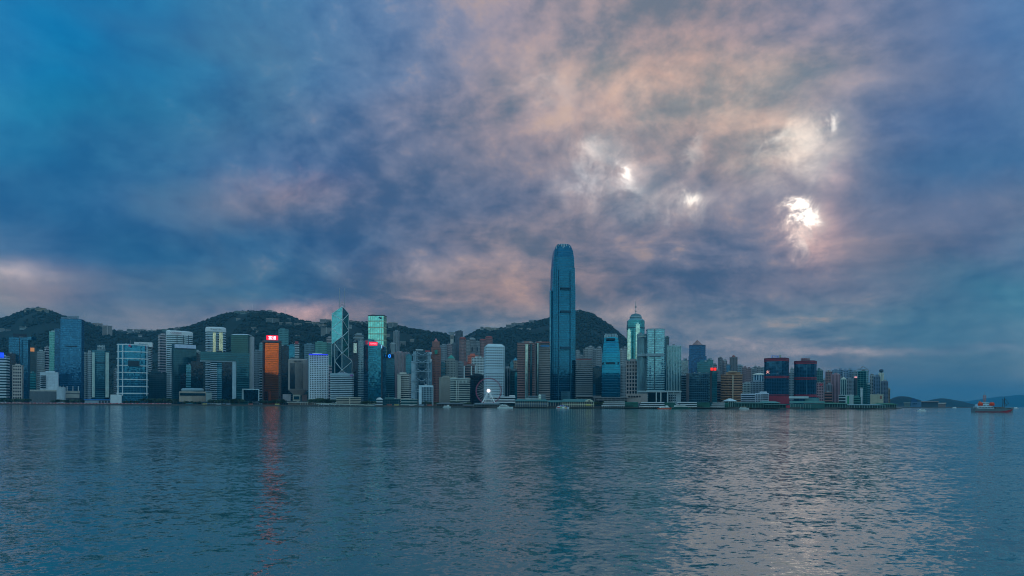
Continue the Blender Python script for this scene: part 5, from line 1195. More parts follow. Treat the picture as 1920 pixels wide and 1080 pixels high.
# ================================================================== piers and sheds on the water's edge
def deck(b, xl, xr, Y, depth=26, z=2.6):
    c = rel(b, (xl + xr) / 2, 700, Y); W = (xr - xl) / F * Y
    obj('deck', MB().box(c[0] - W / 2, c[0] + W / 2, c[1], c[1] + depth, z - b.loc[2] - .9, z - b.loc[2]), matte('4a4a48'), b.root)
    k = max(3, int(W / 9)); me_ = None
    for i in range(k):
        x = c[0] - W / 2 + W * (i + .5) / k
        o = obj('pile', MB().box(-.5, .5, 0, 1, -3.5 - b.loc[2], z - b.loc[2] - .9) if me_ is None else me_, matte('2f3436'), b.root, (x, c[1] + .5, 0)); me_ = o.data
def pier_hall(label, xl, xr, eave, ridge, Y, roofc, wallc, colc, storeys=1, cols=None, name='ferry_pier', hip=.86, depth=34, mid=None):
    b = solo(name, label, xl, xr, Y, 'pier', z=0.0)
    W = (xr - xl) / F * Y; c = rel(b, (xl + xr) / 2, 760, Y); ze = Z_(eave, b.xm, Y); zr = Z_(ridge, b.xm, Y)
    deck(b, xl - 1, xr + 1, Y - 3, depth + 6)
    obj('wall', MB().box(c[0] - W / 2 + 1, c[0] + W / 2 - 1, c[1] + 3, c[1] + depth - 3, 2.6, ze), wallc, b.root)
    x0, x1, y0, y1 = c[0] - W / 2 - 1, c[0] + W / 2 + 1, c[1] - 1.5, c[1] + depth
    ym = (y0 + y1) / 2; xa, xb = c[0] - W / 2 * hip, c[0] + W / 2 * hip
    m_ = MB(); m_.v += [(x0, y0, ze), (x1, y0, ze), (x1, y1, ze), (x0, y1, ze), (xa, ym, zr), (xb, ym, zr), (x0, y0, ze - .5), (x1, y0, ze - .5), (x1, y1, ze - .5), (x0, y1, ze - .5)]
    m_.f += [(0, 1, 5, 4), (1, 2, 5), (2, 3, 4, 5), (3, 0, 4), (6, 7, 1, 0), (7, 8, 2, 1), (8, 9, 3, 2), (9, 6, 0, 3), (9, 8, 7, 6)]
    obj('roof', m_, roofc, b.root)
    k = cols or max(4, int(W / 5)); me_ = None
    for i in range(k + 1):
        x = c[0] - W / 2 + W * i / k
        o = obj('column', MB().box(-.45, .45, 0, .9, 2.6, ze - .5) if me_ is None else me_, colc, b.root, (x, c[1], 0)); me_ = o.data
    for s in range(1, storeys):
        zf = 2.6 + (ze - 2.6) * s / storeys; obj('gallery_slab', MB().box(c[0] - W / 2 - .5, c[0] + W / 2 + .5, c[1] - .6, c[1] + 3.2, zf - .5, zf + .5), colc, b.root)
    if mid: obj('colour_band', MB().box(c[0] - W / 2 + 1, c[0] + W / 2 - 1, c[1] + 2.4, c[1] + 3.2, 2.6 + (ze - 2.6) * .30, 2.6 + (ze - 2.6) * .62), mid, b.root)
    return b
GREEN = matte('2a6a68', .6); COLW = matte('9ea29a', .6); NAVY = matte('2a4258')
b = pier_hall('dark roofed wooden ferry landing stage left of the wheel', 818, 868, 757.5, 755, 1395, matte('4f5a5c'), matte('34302e'), matte('6f6c66'))
b = pier_hall('low landing stage with bright red panels beside the wheel', 868, 890, 760.5, 758.5, 1335, matte('4a5052'), matte('7a2a2a'), matte('5a5450'))
b = pier_hall('flat grey landing stage in front of the wheel base', 888, 938, 758, 755.5, 1305, matte('5f6e70'), matte('3f4a4a'), matte('7a8482'))
b = pier_hall('green roofed colonnaded pier with blue walls and a clock turret', 966, 1027, 752, 747.5, 1245, GREEN, matte('33465a'), COLW, 2, 18, mid=matte('2f5f9c'))
pbox(b, 'white_roof_ridge', 985, 1010, 747.2, 749, 1252, 8, matte('b5c2c4')); pbox(b, 'clock_turret', 1009.5, 1014.5, 742, 752, 1255, 5, matte('a9b2a4'))
c = rel(b, 1012, 742, 1257.5); obj('turret_dome', MB().loft([([(c[0] + r_ * math.cos(t), c[1] + r_ * math.sin(t)) for t in [i * math.pi / 5 for i in range(10)]], c[2] + h_) for r_, h_ in ((2.6, 0), (2.4, 1), (1.5, 2), (.2, 2.7))]), matte('c6c8c0'), b.root)
bar(b, 'turret_clock', [rel(b, 1012, 745.5, 1254.6), rel(b, 1012, 745.5, 1255)], 1.5, matte('d8d8d0'), 12)
b = pier_hall('small green roofed link shed between the two colonnaded piers', 1028, 1056, 754, 750.5, 1262, GREEN, NAVY, COLW, 1, 6)
b = pier_hall('green roofed colonnaded pier with cream columns and an arched gable', 1054, 1113, 753, 748, 1240, GREEN, matte('2f3a44'), matte('c2bda8'), 2, 17)
gx = MB(); q = [rel(b, x, y, 1237) for x, y in ((1097, 753), (1112, 753), (1112, 752), (1108, 749.5), (1104.5, 748.6), (1101, 749.5), (1097, 752))]; gx.slab([Vector(p) for p in q], (0, 3, 0)); obj('arched_gable', gx, matte('c2bda8'), b.root)
pbox(b, 'yellow_sign', 1098, 1108, 758.5, 760, 1236, 1, matte('d8c020')); bar(b, 'gable_window', [rel(b, 1104.5, 751.5, 1236.6), rel(b, 1104.5, 751.5, 1237)], 1.4, DARK, 10)
def layered(label, xl, xr, top, Y, gx0, gx1):
    b = solo('layered_ferry_terminal', label, xl, xr, Y, 'terminal', z=0.0); deck(b, xl - 1, xr + 1, Y - 4, 44)
    for i, y in enumerate((top, top + 3.6, top + 7.2)):
        pbox(b, 'canopy', xl + 4 - 2 * i, gx0 - .3, y, y + 1.3, Y + 2 - i, 26 + 2 * i, WHITE); pbox(b, 'deck_wall', xl + 5 - 2 * i, gx0 - .8, y + 1.3, y + 3.5, Y + 6, 18, matte('33424c'))
    for i in range(int((gx0 - xl) / 4)): pbox(b, 'column', xl + 1 + i * 4, xl + 1.6 + i * 4, top + 8.6, 765, Y + 1, 1, WHITE)
    pbox(b, 'green_hall', gx0, gx1, top + 2, 765, Y, 34, matte('20564c')); pbox(b, 'green_roof', gx0 - .4, gx1 + .4, top + .8, top + 2, Y - 1, 36, matte('2f6f64'))
    for i in range(int((gx1 - gx0) / 3.2)): pbox(b, 'door_bay', gx0 + 1 + i * 3.2, gx0 + 2.6 + i * 3.2, top + 6, 764, Y - .6, 1, matte('18332f'))
    return b
layered('white layered ferry terminal with green hall nearest the colonnaded piers', 1128, 1196, 753, 1240, 1172, 1196)
layered('white layered ferry terminal with green hall below the columned podium', 1198, 1266, 754, 1242, 1246, 1266)
layered('white layered ferry terminal with long green hall by the mirror block', 1266, 1332, 754, 1245, 1307, 1331)
layered('white layered ferry terminal below the buff banded hotel', 1332, 1366, 755, 1262, 1359, 1366)
b = pier_hall('white peaked kiosk roof standing on the green western terminal', 1366, 1381, 752, 747, 1300, matte('b9c4c6'), matte('35564f'), matte('7f9a94'), 1, 4, hip=.3)
b = pier_hall('broad dark green terminal shed left of the larger red belted tower', 1380, 1432, 756, 754, 1290, matte('33615c'), matte('264a46'), matte('4f7a74'))
b = pier_hall('pale green roofed terminal shed beneath the larger red belted tower', 1432, 1462, 755, 752.5, 1300, matte('4f8a84'), matte('224a46'), matte('4a7672'))
b = pier_hall('dark green open ferry shed with red end', 1436, 1478, 759, 757.5, 1285, matte('205048'), matte('1a3a36'), matte('33605a')); pbox(b, 'red_end', 1474, 1481, 760, 765.5, 1282, 8, matte('a02c38'))
b = solo('stacked_terminal_roofs', 'stack of long teal and white terminal roofs below the red belted towers', 1478, 1546, 1370, 'terminal', z=GZ)
for x0, x1, y0, y1, c in ((1479, 1516, 743, 747, 'aab6ba'), (1509, 1536, 746, 752, '4f7a7c'), (1480, 1546, 752, 756, '5c8c8a'), (1507, 1545, 754, 757, 'b5a2a6'), (1480, 1546, 757.5, 766, '2a5450')): pbox(b, 'roof_slab' if y1 < 757.4 else 'wall', x0, x1, y0, y1, 1370 - (y0 - 743) * 1.2, 20, matte(c))
pbox(b, 'red_gutter', 1509, 1536, 743, 744.2, 1372, 4, REDM)
for i in range(14): pbox(b, 'column', 1482 + i * 4.7, 1482.9 + i * 4.7, 757.6, 766, 1349, 1.5, matte('6f8c8a'))
b = pier_hall('long low green roofed quay shed on the western shore', 1546, 1590, 757, 755, 1400, matte('2a6a58'), matte('22403e'), matte('5f8480'))
b = pier_hall('longest dark quay shed with pale eaves towards the western end', 1578, 1660, 759.5, 758, 1415, matte('6f8c90'), matte('2a4a48'), matte('7f9c98'))
b = pier_hall('last green quay shed at the end of the western shore', 1650, 1682, 758, 756, 1500, matte('2f7058'), matte('2a4442'), matte('5f8480'))
b = solo('tubular_footbridge', 'long pale elevated walkway on posts in front of the beige hall', 590, 700, 1640, 'walkway')
for i in range(11):
    x0 = 592 + i * 10; yy = 755.5 + i * .35; pbox(b, 'walkway_span', x0, x0 + 10.05, yy, yy + 1.6, 1640 - i * 9, 5, matte('a2a59c')); pbox(b, 'post', x0 + 4.6, x0 + 5.4, yy + 1.6, 761.5, 1641 - i * 9, 2, matte('8a8c86'))
b = solo('white_terraced_building', 'long white terraced building behind the base of the wheel', 904, 966, 1400)
for i, (x0, x1, y0) in enumerate(((955, 965.5, 741), (918, 966, 743.5), (906, 966, 748.5), (905, 966, 753))):
    pbox(b, 'terrace', x0, x1, y0, y0 + 2.2, 1398 - i, 24, WHITE); pbox(b, 'window_strip', x0 + .6, x1 - .6, y0 + 2.2, y0 + 4.9, 1402, 16, glass('4a4a4c', .3))
b = solo('podium_garden_deck', 'grey garden deck with planting above the colonnaded piers', 1078, 1178, 1440, 'deck')
for x0, x1, y0 in ((1080, 1127, 742), (1112, 1178, 745), (1118, 1176, 749)): pbox(b, 'deck_slab', x0, x1, y0, y0 + 1.6, 1440 - (y0 - 742) * 3, 20, matte('76787a'))
pbox(b, 'wall', 1080, 1177, 744, 760, 1447, 20, matte('3a4244'))
for i in range(12): pbox(b, 'column', 1082 + i * 8, 1083.4 + i * 8, 746.7, 760, 1436, 2, matte('6a7070'))
b = solo('grey_ventilation_building', 'grey box building behind the clock turret', 990, 1023, 1330)
pbox(b, 'wall', 990, 1023, 742, 762, 1330, 20, matte('5a6c74')); pbox(b, 'wall_upper', 1014, 1023, 739, 742, 1334, 12, matte('66767c'))
for i in range(5): pbox(b, 'louvre', 992 + i * 4.2, 995 + i * 4.2, 744, 748, 1329, 1, matte('3a4a52'))
# far western spit
b = solo('far_quay_sheds', 'far dark blue building with pale sheds on the western spit', 1707, 1727, 2620)
pbox(b, 'wall', 1708, 1727, 753.5, 765, 2620, 40, matte('4a6c88')); pbox(b, 'dark_tower', 1708, 1720, 749, 753.5, 2630, 24, matte('1d4468')); pbox(b, 'dark_lantern', 1710, 1716, 746.8, 749, 2632, 14, matte('1d4468'))
for i in range(5): pbox(b, 'window', 1711 + i * 3, 1713 + i * 3, 756, 758, 2618, 2, glass('33506a'))
b = solo('long_flyover_shed', 'far long low brown roofed shed on the western spit', 1727, 1760, 2700)
pbox(b, 'roof', 1727, 1760, 752.2, 754, 2700, 40, matte('8f7f7a')); pbox(b, 'wall', 1728, 1759, 754, 765, 2706, 30, matte('3a505c'))
b = solo('far_white_shed', 'far white roofed shed near the tip of the western spit', 1758, 1774, 2800)
pbox(b, 'roof', 1758, 1774, 755.2, 757, 2800, 30, matte('c2b8b0')); pbox(b, 'wall', 1759, 1773, 757, 765, 2804, 22, matte('7a6a66'))
b = solo('far_pale_shed', 'far pale shed left of the dark blue building on the spit', 1694, 1707, 2560)
pbox(b, 'roof', 1694, 1707, 754.5, 756, 2560, 24, matte('8a9694')); pbox(b, 'wall', 1695, 1706, 756, 765, 2563, 18, matte('5a6c6c'))

# ================================================================== observation wheel
Yw = 1352; c0 = (X_(916, Yw), Yw, GZ)
wroot = thing('observation_wheel', 'white observation wheel with a red rim and a glowing hub', 'ferris wheel', c0)
class _B: pass
b = _B(); b.loc = c0; b.root = wroot
hub = Vector(rel(b, 916, 733, Yw)); Rw = 23.4 / F * Yw; WM = matte('e2e6ea', .45, .08); RM = matte('9a4660', .5)
m_ = MB(); K = 42
for s in (-1.4, 1.4):
    for i in range(K):
        t0, t1 = 2 * math.pi * i / K, 2 * math.pi * (i + 1) / K
        m_.tube(hub + Vector((Rw * math.cos(t0), s, Rw * math.sin(t0))), hub + Vector((Rw * math.cos(t1), s, Rw * math.sin(t1))), .7, 5)
obj('rim', m_, RM, wroot)
sp_me = None
for i in range(28):
    t = 2 * math.pi * i / 28
    o = obj('spoke', MB().tube((0, -1.2, 0), (Rw, 0, 0), .26, 4) if sp_me is None else sp_me, WM, wroot, hub); sp_me = o.data; o.rotation_euler = (0, -t, 0)
gd = None
for i in range(42):
    t = 2 * math.pi * (i + .5) / 42; p = hub + Vector(((Rw + .9) * math.cos(t), 0, (Rw + .9) * math.sin(t)))
    if gd is None:
        g_ = MB().loft([([(r_ * math.cos(a), r_ * math.sin(a)) for a in [j * math.pi / 4 for j in range(8)]], h_) for r_, h_ in ((.5, -1.1), (1.0, -.7), (1.05, .5), (.6, 1.0))]); o = obj('gondola', g_, matte('5a3a46', .35), wroot, p); gd = o.data
    else: obj('gondola', gd, None, wroot, p)
for sx in (-1, 1):
    for sy in (-1, 1):
        bar(b, 'support_leg', [hub + Vector((0, sy * 2.2, 0)), Vector((sx * 15.5 / F * Yw + hub.x, sy * 9, 0))], .95, WM, 6)
        bar(b, 'support_leg', [hub + Vector((0, sy * 2.2, 0)), Vector((sx * 9.5 / F * Yw + hub.x, sy * 9, 0))], .45, WM, 6)
obj('hub', MB().tube(hub + Vector((0, -2.6, 0)), hub + Vector((0, 2.6, 0)), 2.6, 16), WM, wroot); obj('lit_hub_disc', MB().tube(hub + Vector((0, -3.4, 0)), hub + Vector((0, -2.7, 0)), 3.5, 20), emit('fff0f4', 1.0), wroot)
obj('base_platform', MB().box(hub.x - 22, hub.x + 22, -12, 10, -.2, 1.6), matte('6f7a80'), wroot)

# ================================================================== boats
def hull_mesh(L, Bm, h, bow=.25, sheer=.35, stern=.85, draft=1.0, flare=1.0):
    m_ = MB(); n = 15; S = []
    for i in range(n):
        t = i / (n - 1)
        wd = 1.0 if t < 1 - bow else math.cos((t - (1 - bow)) / bow * math.pi / 2) ** .8
        wd *= stern + (1 - stern) * min(1, t / .2); hb = Bm / 2 * max(wd, .02); zt = h * (1 + sheer * max(0, (t - .55) / .45) ** 2)
        x = -L / 2 + L * t; rake = .03 * L * max(0, (t - .8) / .2)
        S.append([(x + rake, -hb, zt), (x, -hb * .86, 0), (x - rake * .5, -hb * .4, -draft), (x - rake * .5, hb * .4, -draft), (x, hb * .86, 0), (x + rake, hb, zt)])
    for s in S: m_.v += s
    for i in range(n - 1):
        for j in range(5): a = i * 6 + j; m_.f.append((a, a + 6, a + 7, a + 1))
        m_.f.append((i * 6 + 5, (i + 1) * 6 + 5, (i + 1) * 6, i * 6))
    m_.f += [tuple(range(6)), tuple((n - 1) * 6 + 5 - j for j in range(6))]
    return m_
def boat(name, label, px, Y, L, Bm, h, hullc, rz=0, cat='boat'):
    root = thing(name, label, cat, (X_(px, Y), Y, 0)); root.rotation_euler = (0, 0, R(rz)); obj('hull', hull_mesh(L, Bm, h), matte(hullc, .4, .15), root); return root
def cab(root, name, x0, x1, hw, z0, z1, mat, taper=.9):
    p = [(x0, -hw), (x1, -hw), (x1, hw), (x0, hw)]; q = [(x0 + .1, -hw * taper), (x1 - (x1 - x0) * .08, -hw * taper), (x1 - (x1 - x0) * .08, hw * taper), (x0 + .1, hw * taper)]
    global LASTCAB
    LASTCAB = obj(name, MB().prism(p, z0, z1, q), mat, root); return LASTCAB
BW = matte('d2d4d2', .4, .08); WIN = glass('22323c', .5)
def wins(root, x0, x1, hw, z0, z1, n=6):
    me_ = None
    for i in range(n):
        w_ = (x1 - x0) / n; o = obj('window', MB().box(-w_ * .36, w_ * .36, -hw - .06, hw + .06, z0, z1) if me_ is None else me_, WIN, LASTCAB, (x0 + w_ * (i + .5), 0, 0)); me_ = o.data
# launches
r_ = boat('white_ferry', 'white double deck harbour launch left of the colonnaded pier', 947, 1180, 26, 6, 2.0, 'c2c8c8')
cab(r_, 'cabin', -10, 7, 2.6, 2, 4.4, BW); wins(r_, -9, 6, 2.6, 2.7, 3.7, 8); cab(r_, 'upper_deck', -7, 3, 2.2, 4.4, 6.2, BW); wins(r_, -6.5, 2, 2.15, 4.8, 5.7, 5); obj('mast', MB().tube((0, 0, 6.2), (0, 0, 9), .12), STEEL, r_)
r_ = boat('small_white_ferry', 'small white ferry moored at the wooden landing stage', 838, 1375, 16, 5, 1.6, 'b5bcbc'); cab(r_, 'cabin', -6, 5, 2.1, 1.6, 3.8, BW); wins(r_, -5.5, 4.5, 2.1, 2.3, 3.3, 6); cab(r_, 'wheelhouse', 1, 4, 1.5, 3.8, 5.4, BW)
r_ = boat('painted_sightseeing_boat', 'sightseeing boat painted in bright rainbow colours', 1055, 1190, 22, 6, 2.0, 'c8ccd0')
cab(r_, 'cabin', -9, 6, 2.6, 2, 4.3, BW); wins(r_, -5, 5, 2.55, 2.8, 3.6, 6); cab(r_, 'upper_deck', -5, 3, 2.2, 4.3, 6.0, matte('6f9cc2'))
for x0, x1, c, z0, z1 in ((-9.5, -5, 'c0283a', 1.0, 2.9), (-4.6, -1, '2f9a4a', .8, 2.1), (-.6, 2.6, 'd2d6d8', .8, 2.0), (2.8, 7.2, 'd8a420', .6, 2.0), (4, 9, '2a4fb0', 2.1, 3.4), (-3, 0, '7a3aa0', 4.5, 5.8)): obj('painted_panel', MB().box(x0, x1, -3.08, -2.5, z0, z1), matte(c, .4), r_)
r_ = boat('orange_hulled_ferry', 'white ferry with an orange red hull passing the terminals', 1247, 1165, 24, 6, 1.7, 'd0502c'); cab(r_, 'cabin', -9, 7, 2.6, 1.7, 4.2, BW); wins(r_, -8, 6, 2.55, 2.5, 3.4, 8); cab(r_, 'wheelhouse', 1, 5, 1.8, 4.2, 6, BW); wins(r_, 1.4, 4.4, 1.75, 4.8, 5.5, 3)
r_ = boat('green_hulled_ferry', 'long green hulled ferry with a white upper deck beside the orange one', 1277, 1140, 31, 7, 2.0, '1d4a40'); cab(r_, 'cabin', -13, 11, 3, 2, 4.2, matte('35605a')); wins(r_, -12, 10, 3, 2.6, 3.6, 12); cab(r_, 'upper_deck', -11, 8, 2.7, 4.2, 6.2, BW); wins(r_, -10, 7, 2.65, 4.8, 5.7, 9); cab(r_, 'roof', -11, 8, 2.9, 6.2, 6.5, matte('8a9a98')); obj('funnel', MB().tube((-2, 0, 6.5), (-2, 0, 8.4), .6), DARK, r_)
r_ = boat('dark_sampan', 'small dark sampan off the first layered terminal', 1137, 1175, 9, 3, 1.0, '22302f'); cab(r_, 'canopy', -3, 2, 1.2, 1.9, 2.3, matte('3f5a56')); cab(r_, 'cabin', -2.4, 1.4, 1.0, 1.0, 1.9, DARK)
r_ = boat('yellow_roofed_boat', 'small white boat with an amber roof by the dark green shed', 1395, 1225, 17, 5, 1.8, 'a9b2b0'); cab(r_, 'cabin', -6, 4, 2.1, 1.8, 3.8, BW); wins(r_, -5.5, 3.5, 2.1, 2.5, 3.3, 6); cab(r_, 'roof', -6.2, 4, 2.3, 3.8, 4.1, matte('c08a3a')); obj('mast', MB().tube((1, 0, 4), (1, 0, 7), .12), STEEL, r_)
r_ = boat('black_dinghy', 'tiny black boat off the smaller red belted tower', 1532, 1240, 5, 2, .8, '1d2224'); cab(r_, 'cuddy', -1.2, .8, .7, .8, 1.7, DARK)
r_ = boat('white_motor_cruiser', 'white motor cruiser crossing between the spit and the workship', 1728, 930, 11, 3.6, 1.2, 'ccd0d2', rz=180); cab(r_, 'cabin', -3.5, 2.6, 1.4, 1.2, 2.5, BW, .8); wins(r_, -3, 2, 1.35, 1.6, 2.1, 5); cab(r_, 'flybridge', -2.2, 1.2, 1.1, 2.5, 3.2, matte('2a3440')); cab(r_, 'bimini', -2.4, 1.4, 1.2, 3.9, 4.1, BW); [obj('bimini_post', MB().tube((x, y, 3.2), (x, y, 3.9), .05), STEEL, r_) for x in (-2, 1) for y in (-1, 1)]
for px, Y, l in ((1834, 2300, 'far white ferry left of the workship'), (1905, 2350, 'far pale ferry to the right of the workship'), (1790, 2450, 'far tiny ferry off the western spit')):
    r_ = boat('far_ferry', l, px, Y, 16, 5, 1.6, 'b9c0c2'); cab(r_, 'cabin', -6, 4, 2, 1.6, 3.6, BW); cab(r_, 'wheelhouse', 0, 3, 1.5, 3.6, 4.8, BW)
# ---- workship
Ysh = 790; L = 71 / F * Ysh
sr = boat('grey_workship', 'grey coastal workship with red waterline, orange lifeboats and foredeck derrick', 1861.5, Ysh, L, 9.5, 3.6, '5f6f76', rz=-4, cat='ship')
sr.scale = (1, 1, 1.2)
obj('boot_topping', hull_mesh(L * .985, 9.62, .75, sheer=4.0, draft=1.0), matte('a02c3c', .5), sr)
GR = matte('7c8c90', .5); 
obj('bulwark', MB().loft([([(L * .02, -4.75), (L * .40, -4.4), (L * .40, 4.4), (L * .02, 4.75)], 3.6), ([(L * .02, -4.8), (L * .41, -4.5), (L * .41, 4.5), (L * .02, 4.8)], 4.4)]), matte('3a4a4a'), sr)
cab(sr, 'main_deckhouse', -L * .44, -L * .02, 4.2, 3.6, 5.6, matte('a9bcc6', .5)); wins(sr, -L * .42, -L * .04, 4.1, 4.3, 5.0, 10); cab(sr, 'upper_deckhouse', -L * .40, -L * .08, 3.6, 5.6, 7.6, matte('b9ccd6', .5)); wins(sr, -L * .38, -L * .10, 3.5, 6.3, 7.0, 8); cab(sr, 'bridge', -L * .30, -L * .12, 3.2, 7.6, 9.4, matte('b5c8d2', .5)); wins(sr, -L * .29, -L * .13, 3.1, 8.2, 9.0, 5)

for x in (-L * .36, -L * .07):
    lb = obj('lifeboat', hull_mesh(5.6, 2.3, 1.2, stern=.4), matte('e0401e', .45), sr, (x, -3.6, 7.2)); obj('canopy', MB().loft([([(2.6 * math.cos(t), 1.0 * math.sin(t)) for t in [j * math.pi / 6 for j in range(12)]], 1.1), ([(1.9 * math.cos(t), .6 * math.sin(t)) for t in [j * math.pi / 6 for j in range(12)]], 2.2)]), matte('e8502a', .45), lb)
    for dx_ in (-1.8, 1.8): obj('davit', MB().tube((x + dx_, -3.2, 5.6), (x + dx_, -3.8, 9.6), .14), STEEL, sr)
OR = matte('c06a32', .5)
for x, y in ((-L * .23, -1), (-L * .23, 1), (-L * .19, -1), (-L * .19, 1)): obj('mast', MB().tube((x, y, 9.4), (x * .98 - .2, y * .5, 16.2), .17), OR, sr)
for z_ in (11.5, 13.5, 15.2): obj('crosstree', MB().box(-L * .245, -L * .175, -1.2, 1.2, z_, z_ + .22), OR, sr)
obj('topmast', MB().tube((-L * .21, 0, 15), (-L * .21, 0, 19), .1), STEEL, sr); obj('funnel', MB().loft([([(-L * .33 + 1.1 * math.cos(t), .9 * math.sin(t)) for t in [j * math.pi / 5 for j in range(10)]], 7.6), ([(-L * .335 + .9 * math.cos(t), .8 * math.sin(t)) for t in [j * math.pi / 5 for j in range(10)]], 10.4)]), OR, sr)
for p, q in (((L * .30, 0, 4), (L * .30, 0, 15)), ((L * .26, -1.6, 4), (L * .30, 0, 14)), ((L * .26, 1.6, 4), (L * .30, 0, 14)), ((L * .30, 0, 6), (L * .40, 0, 8.5)), ((L * .30, 0, 13), (L * .40, 0, 8.5)), ((L * .24, 0, 5), (L * .24, 0, 13)), ((L * .24, 0, 13), (L * .36, 0, 6))): obj('derrick_spar', MB().tube(p, q, .17), matte('3a4444'), sr)
for x in (L * .06, L * .14, L * .20): cab(sr, 'hatch', x, x + L * .055, 2.8, 3.7, 4.9, matte('6f5a4a'))
obj('hawse_rail', MB().box(-L * .49, -L * .44, -3.6, 3.6, 4.4, 4.55), GR, sr); obj('stern_post', MB().tube((-L * .47, 0, 3.6), (-L * .47, 0, 7), .12), STEEL, sr)
for x in np.linspace(L * .03, L * .4, 9): obj('rail_post', MB().tube((x, -4.4, 4.4), (x, -4.4, 5.5), .06, 4), STEEL, sr)
for y in (-.6, .6): pass

# ================================================================== houses on the slopes
HH = [(45, 54, 579, 584, 'c2b8a8'), (55, 64, 578, 583.5, 'a9b0b2'), (65, 75, 577, 583, 'bfae92'), (74, 85, 577.5, 584, 'c2a880'), (83, 91, 580.5, 587, 'a9a090'), (0, 8, 616, 621, 'b5babc'), (10, 20, 618, 620.5, 'a9b2b4'), (36, 58, 613, 616.5, '8a9a9c'),
 (173, 192, 606, 613.5, 'a89c9c'), (191.5, 210, 610.5, 629, 'b0a8a8'), (221, 230, 618, 623, '8c989c'), (237, 248, 616.5, 623, '8a979c'), (250, 262, 617.5, 623, '98a0a2'), (262, 274, 617.5, 623.5, '8d979b'), (276, 293, 619, 624, '97a0a2'),
 (303, 313, 617, 624, '6f9a94'), (325, 337, 615.5, 620, '8c8a90'), (237, 246, 625, 627.5, 'b0b4b4'), (259, 266, 627.5, 632, 'b5b8b8'), (438, 450, 583.5, 588.5, '6f8a8c'), (450, 466, 584, 588, '7d9090'), (502, 510, 581.5, 588, '9fa4a4'), (511, 518, 584, 589, '949a9c'), (518, 525, 588, 593, '8c9496'),
 (498, 523, 597, 606, '7a8688'), (523, 532, 604, 609, '888c8c'), (535, 546, 604, 609.5, '8d8f8e'), (551, 565, 606, 613, '8a8a88'), (538, 544, 597, 603, '74868a'), (572, 598, 604.5, 609.5, 'a8a19a'), (598, 612, 608.5, 614, 'aba49c'), (601, 622, 614.5, 629, '9ea4a4'), (599, 620, 598.5, 604, '8d8c8e'),
 (470, 480, 614, 618, 'b0b4b4'), (478, 488, 620, 623, 'bfc2c2'), (442, 450, 597, 600.5, 'a0a8a8'), (548, 562, 629, 631.5, 'a8a8a4'), (653, 659, 609, 615.5, '9ca0a0'), (655, 664, 602.5, 607, '8a8e92'), (666, 680, 603.5, 608, '84898c'), (683, 690, 604, 608.5, '84898c'), (727, 745, 604.5, 614.5, '8a9294'),
 (723, 731, 626, 632, '9a9690'), (900, 906, 612.5, 618, '8f9698'), (908, 920, 613.5, 619.5, 'a9a498'), (921, 934, 614.5, 619.5, 'aea89a'), (948, 957, 608.5, 615, '8a8d92'), (958, 970, 605.5, 613, '8c8f94'), (970, 981, 605.5, 612, '878c92'), (991, 1001, 600.5, 607, '868c92'), (970, 979, 615, 619, 'a0a2a2'), (987, 995, 615, 618.5, 'a2a4a4'), (750, 760, 640, 648, '8c8f90'), (768, 776, 636, 642, '908f90')]
HZ = ('on the left wooded summit', 'along the low saddle ridge', 'near the mast topped summit', 'on the shoulder above the braced tower', 'on the ridge behind the bright grid tower', 'on the ridge left of the tallest tower')
for i, (x0, x1, y0, y1, c) in enumerate(HH):
    c = ''.join('%02x' % int(int(c[q:q + 2], 16) * .84) for q in (0, 2, 4)); xm = (x0 + x1) / 2; Y = hit(xm, y1) or hit(xm, y1 + 3) or (hit(xm, y1 + 7) or 3400); Y -= 6
    z_ = HZ[0 if xm < 120 else 1 if xm < 340 else 2 if xm < 530 else 3 if xm < 640 else 4 if xm < 860 else 5]
    b = solo('hillside_house', 'pale apartment house ' + z_, x0, x1, Y, 'house', 'houses ' + z_, z=Z_(y1, xm, Y) - 6)
    wl = pbox(b, 'wall', x0, x1, y0 + .6, y1 + 2.5, Y, 16, matte(c)); pbox(b, 'roof', x0 - .2, x1 + .2, y0, y0 + .6, Y - .5, 17, matte(('8a8078', '7f8484', '9a8f84')[i % 3]))
    k = max(1, int((y1 - y0 - 1) / 1.9))
    for j in range(k): pbox(b, 'window_strip', x0 + .5, x1 - .5, y0 + 1.3 + j * 1.9, y0 + 2.2 + j * 1.9, Y - .25, 1, glass('2f3e46', .4), parent=wl)
    if x1 - x0 > 11: pbox(b, 'stair_tower', xm - 1, xm + 1, y0 - 1.2, y1 + 1, Y - 1, 6, matte(c))
for px, y0, y1, l in ((472, 569, 584, 'thin steel mast on the summit behind the bronze gold tower'), (535, 576, 591, 'shorter steel mast on the slope right of the summit'), (1080, 572, 584, 'summit mast right of the tallest tower'), (1083.5, 574, 584, 'lower summit mast right of the tallest tower')):
    Y = hit(px, y1 + 3) or 3500; b = solo('radio_mast', l, px - 1, px + 1, Y, 'mast', z=terrain(X_(px, Y), Y) - 1)
    zt = Z_(y0, px, Y) - b.loc[2]; obj('pole', MB().tube((0, 0, 0), (0, 0, zt), .9, 6, .35), STEEL, b.root); obj('antenna_ring', MB().tube((0, 0, zt * .7), (0, 0, zt * .74), 1.8, 8), STEEL, b.root)
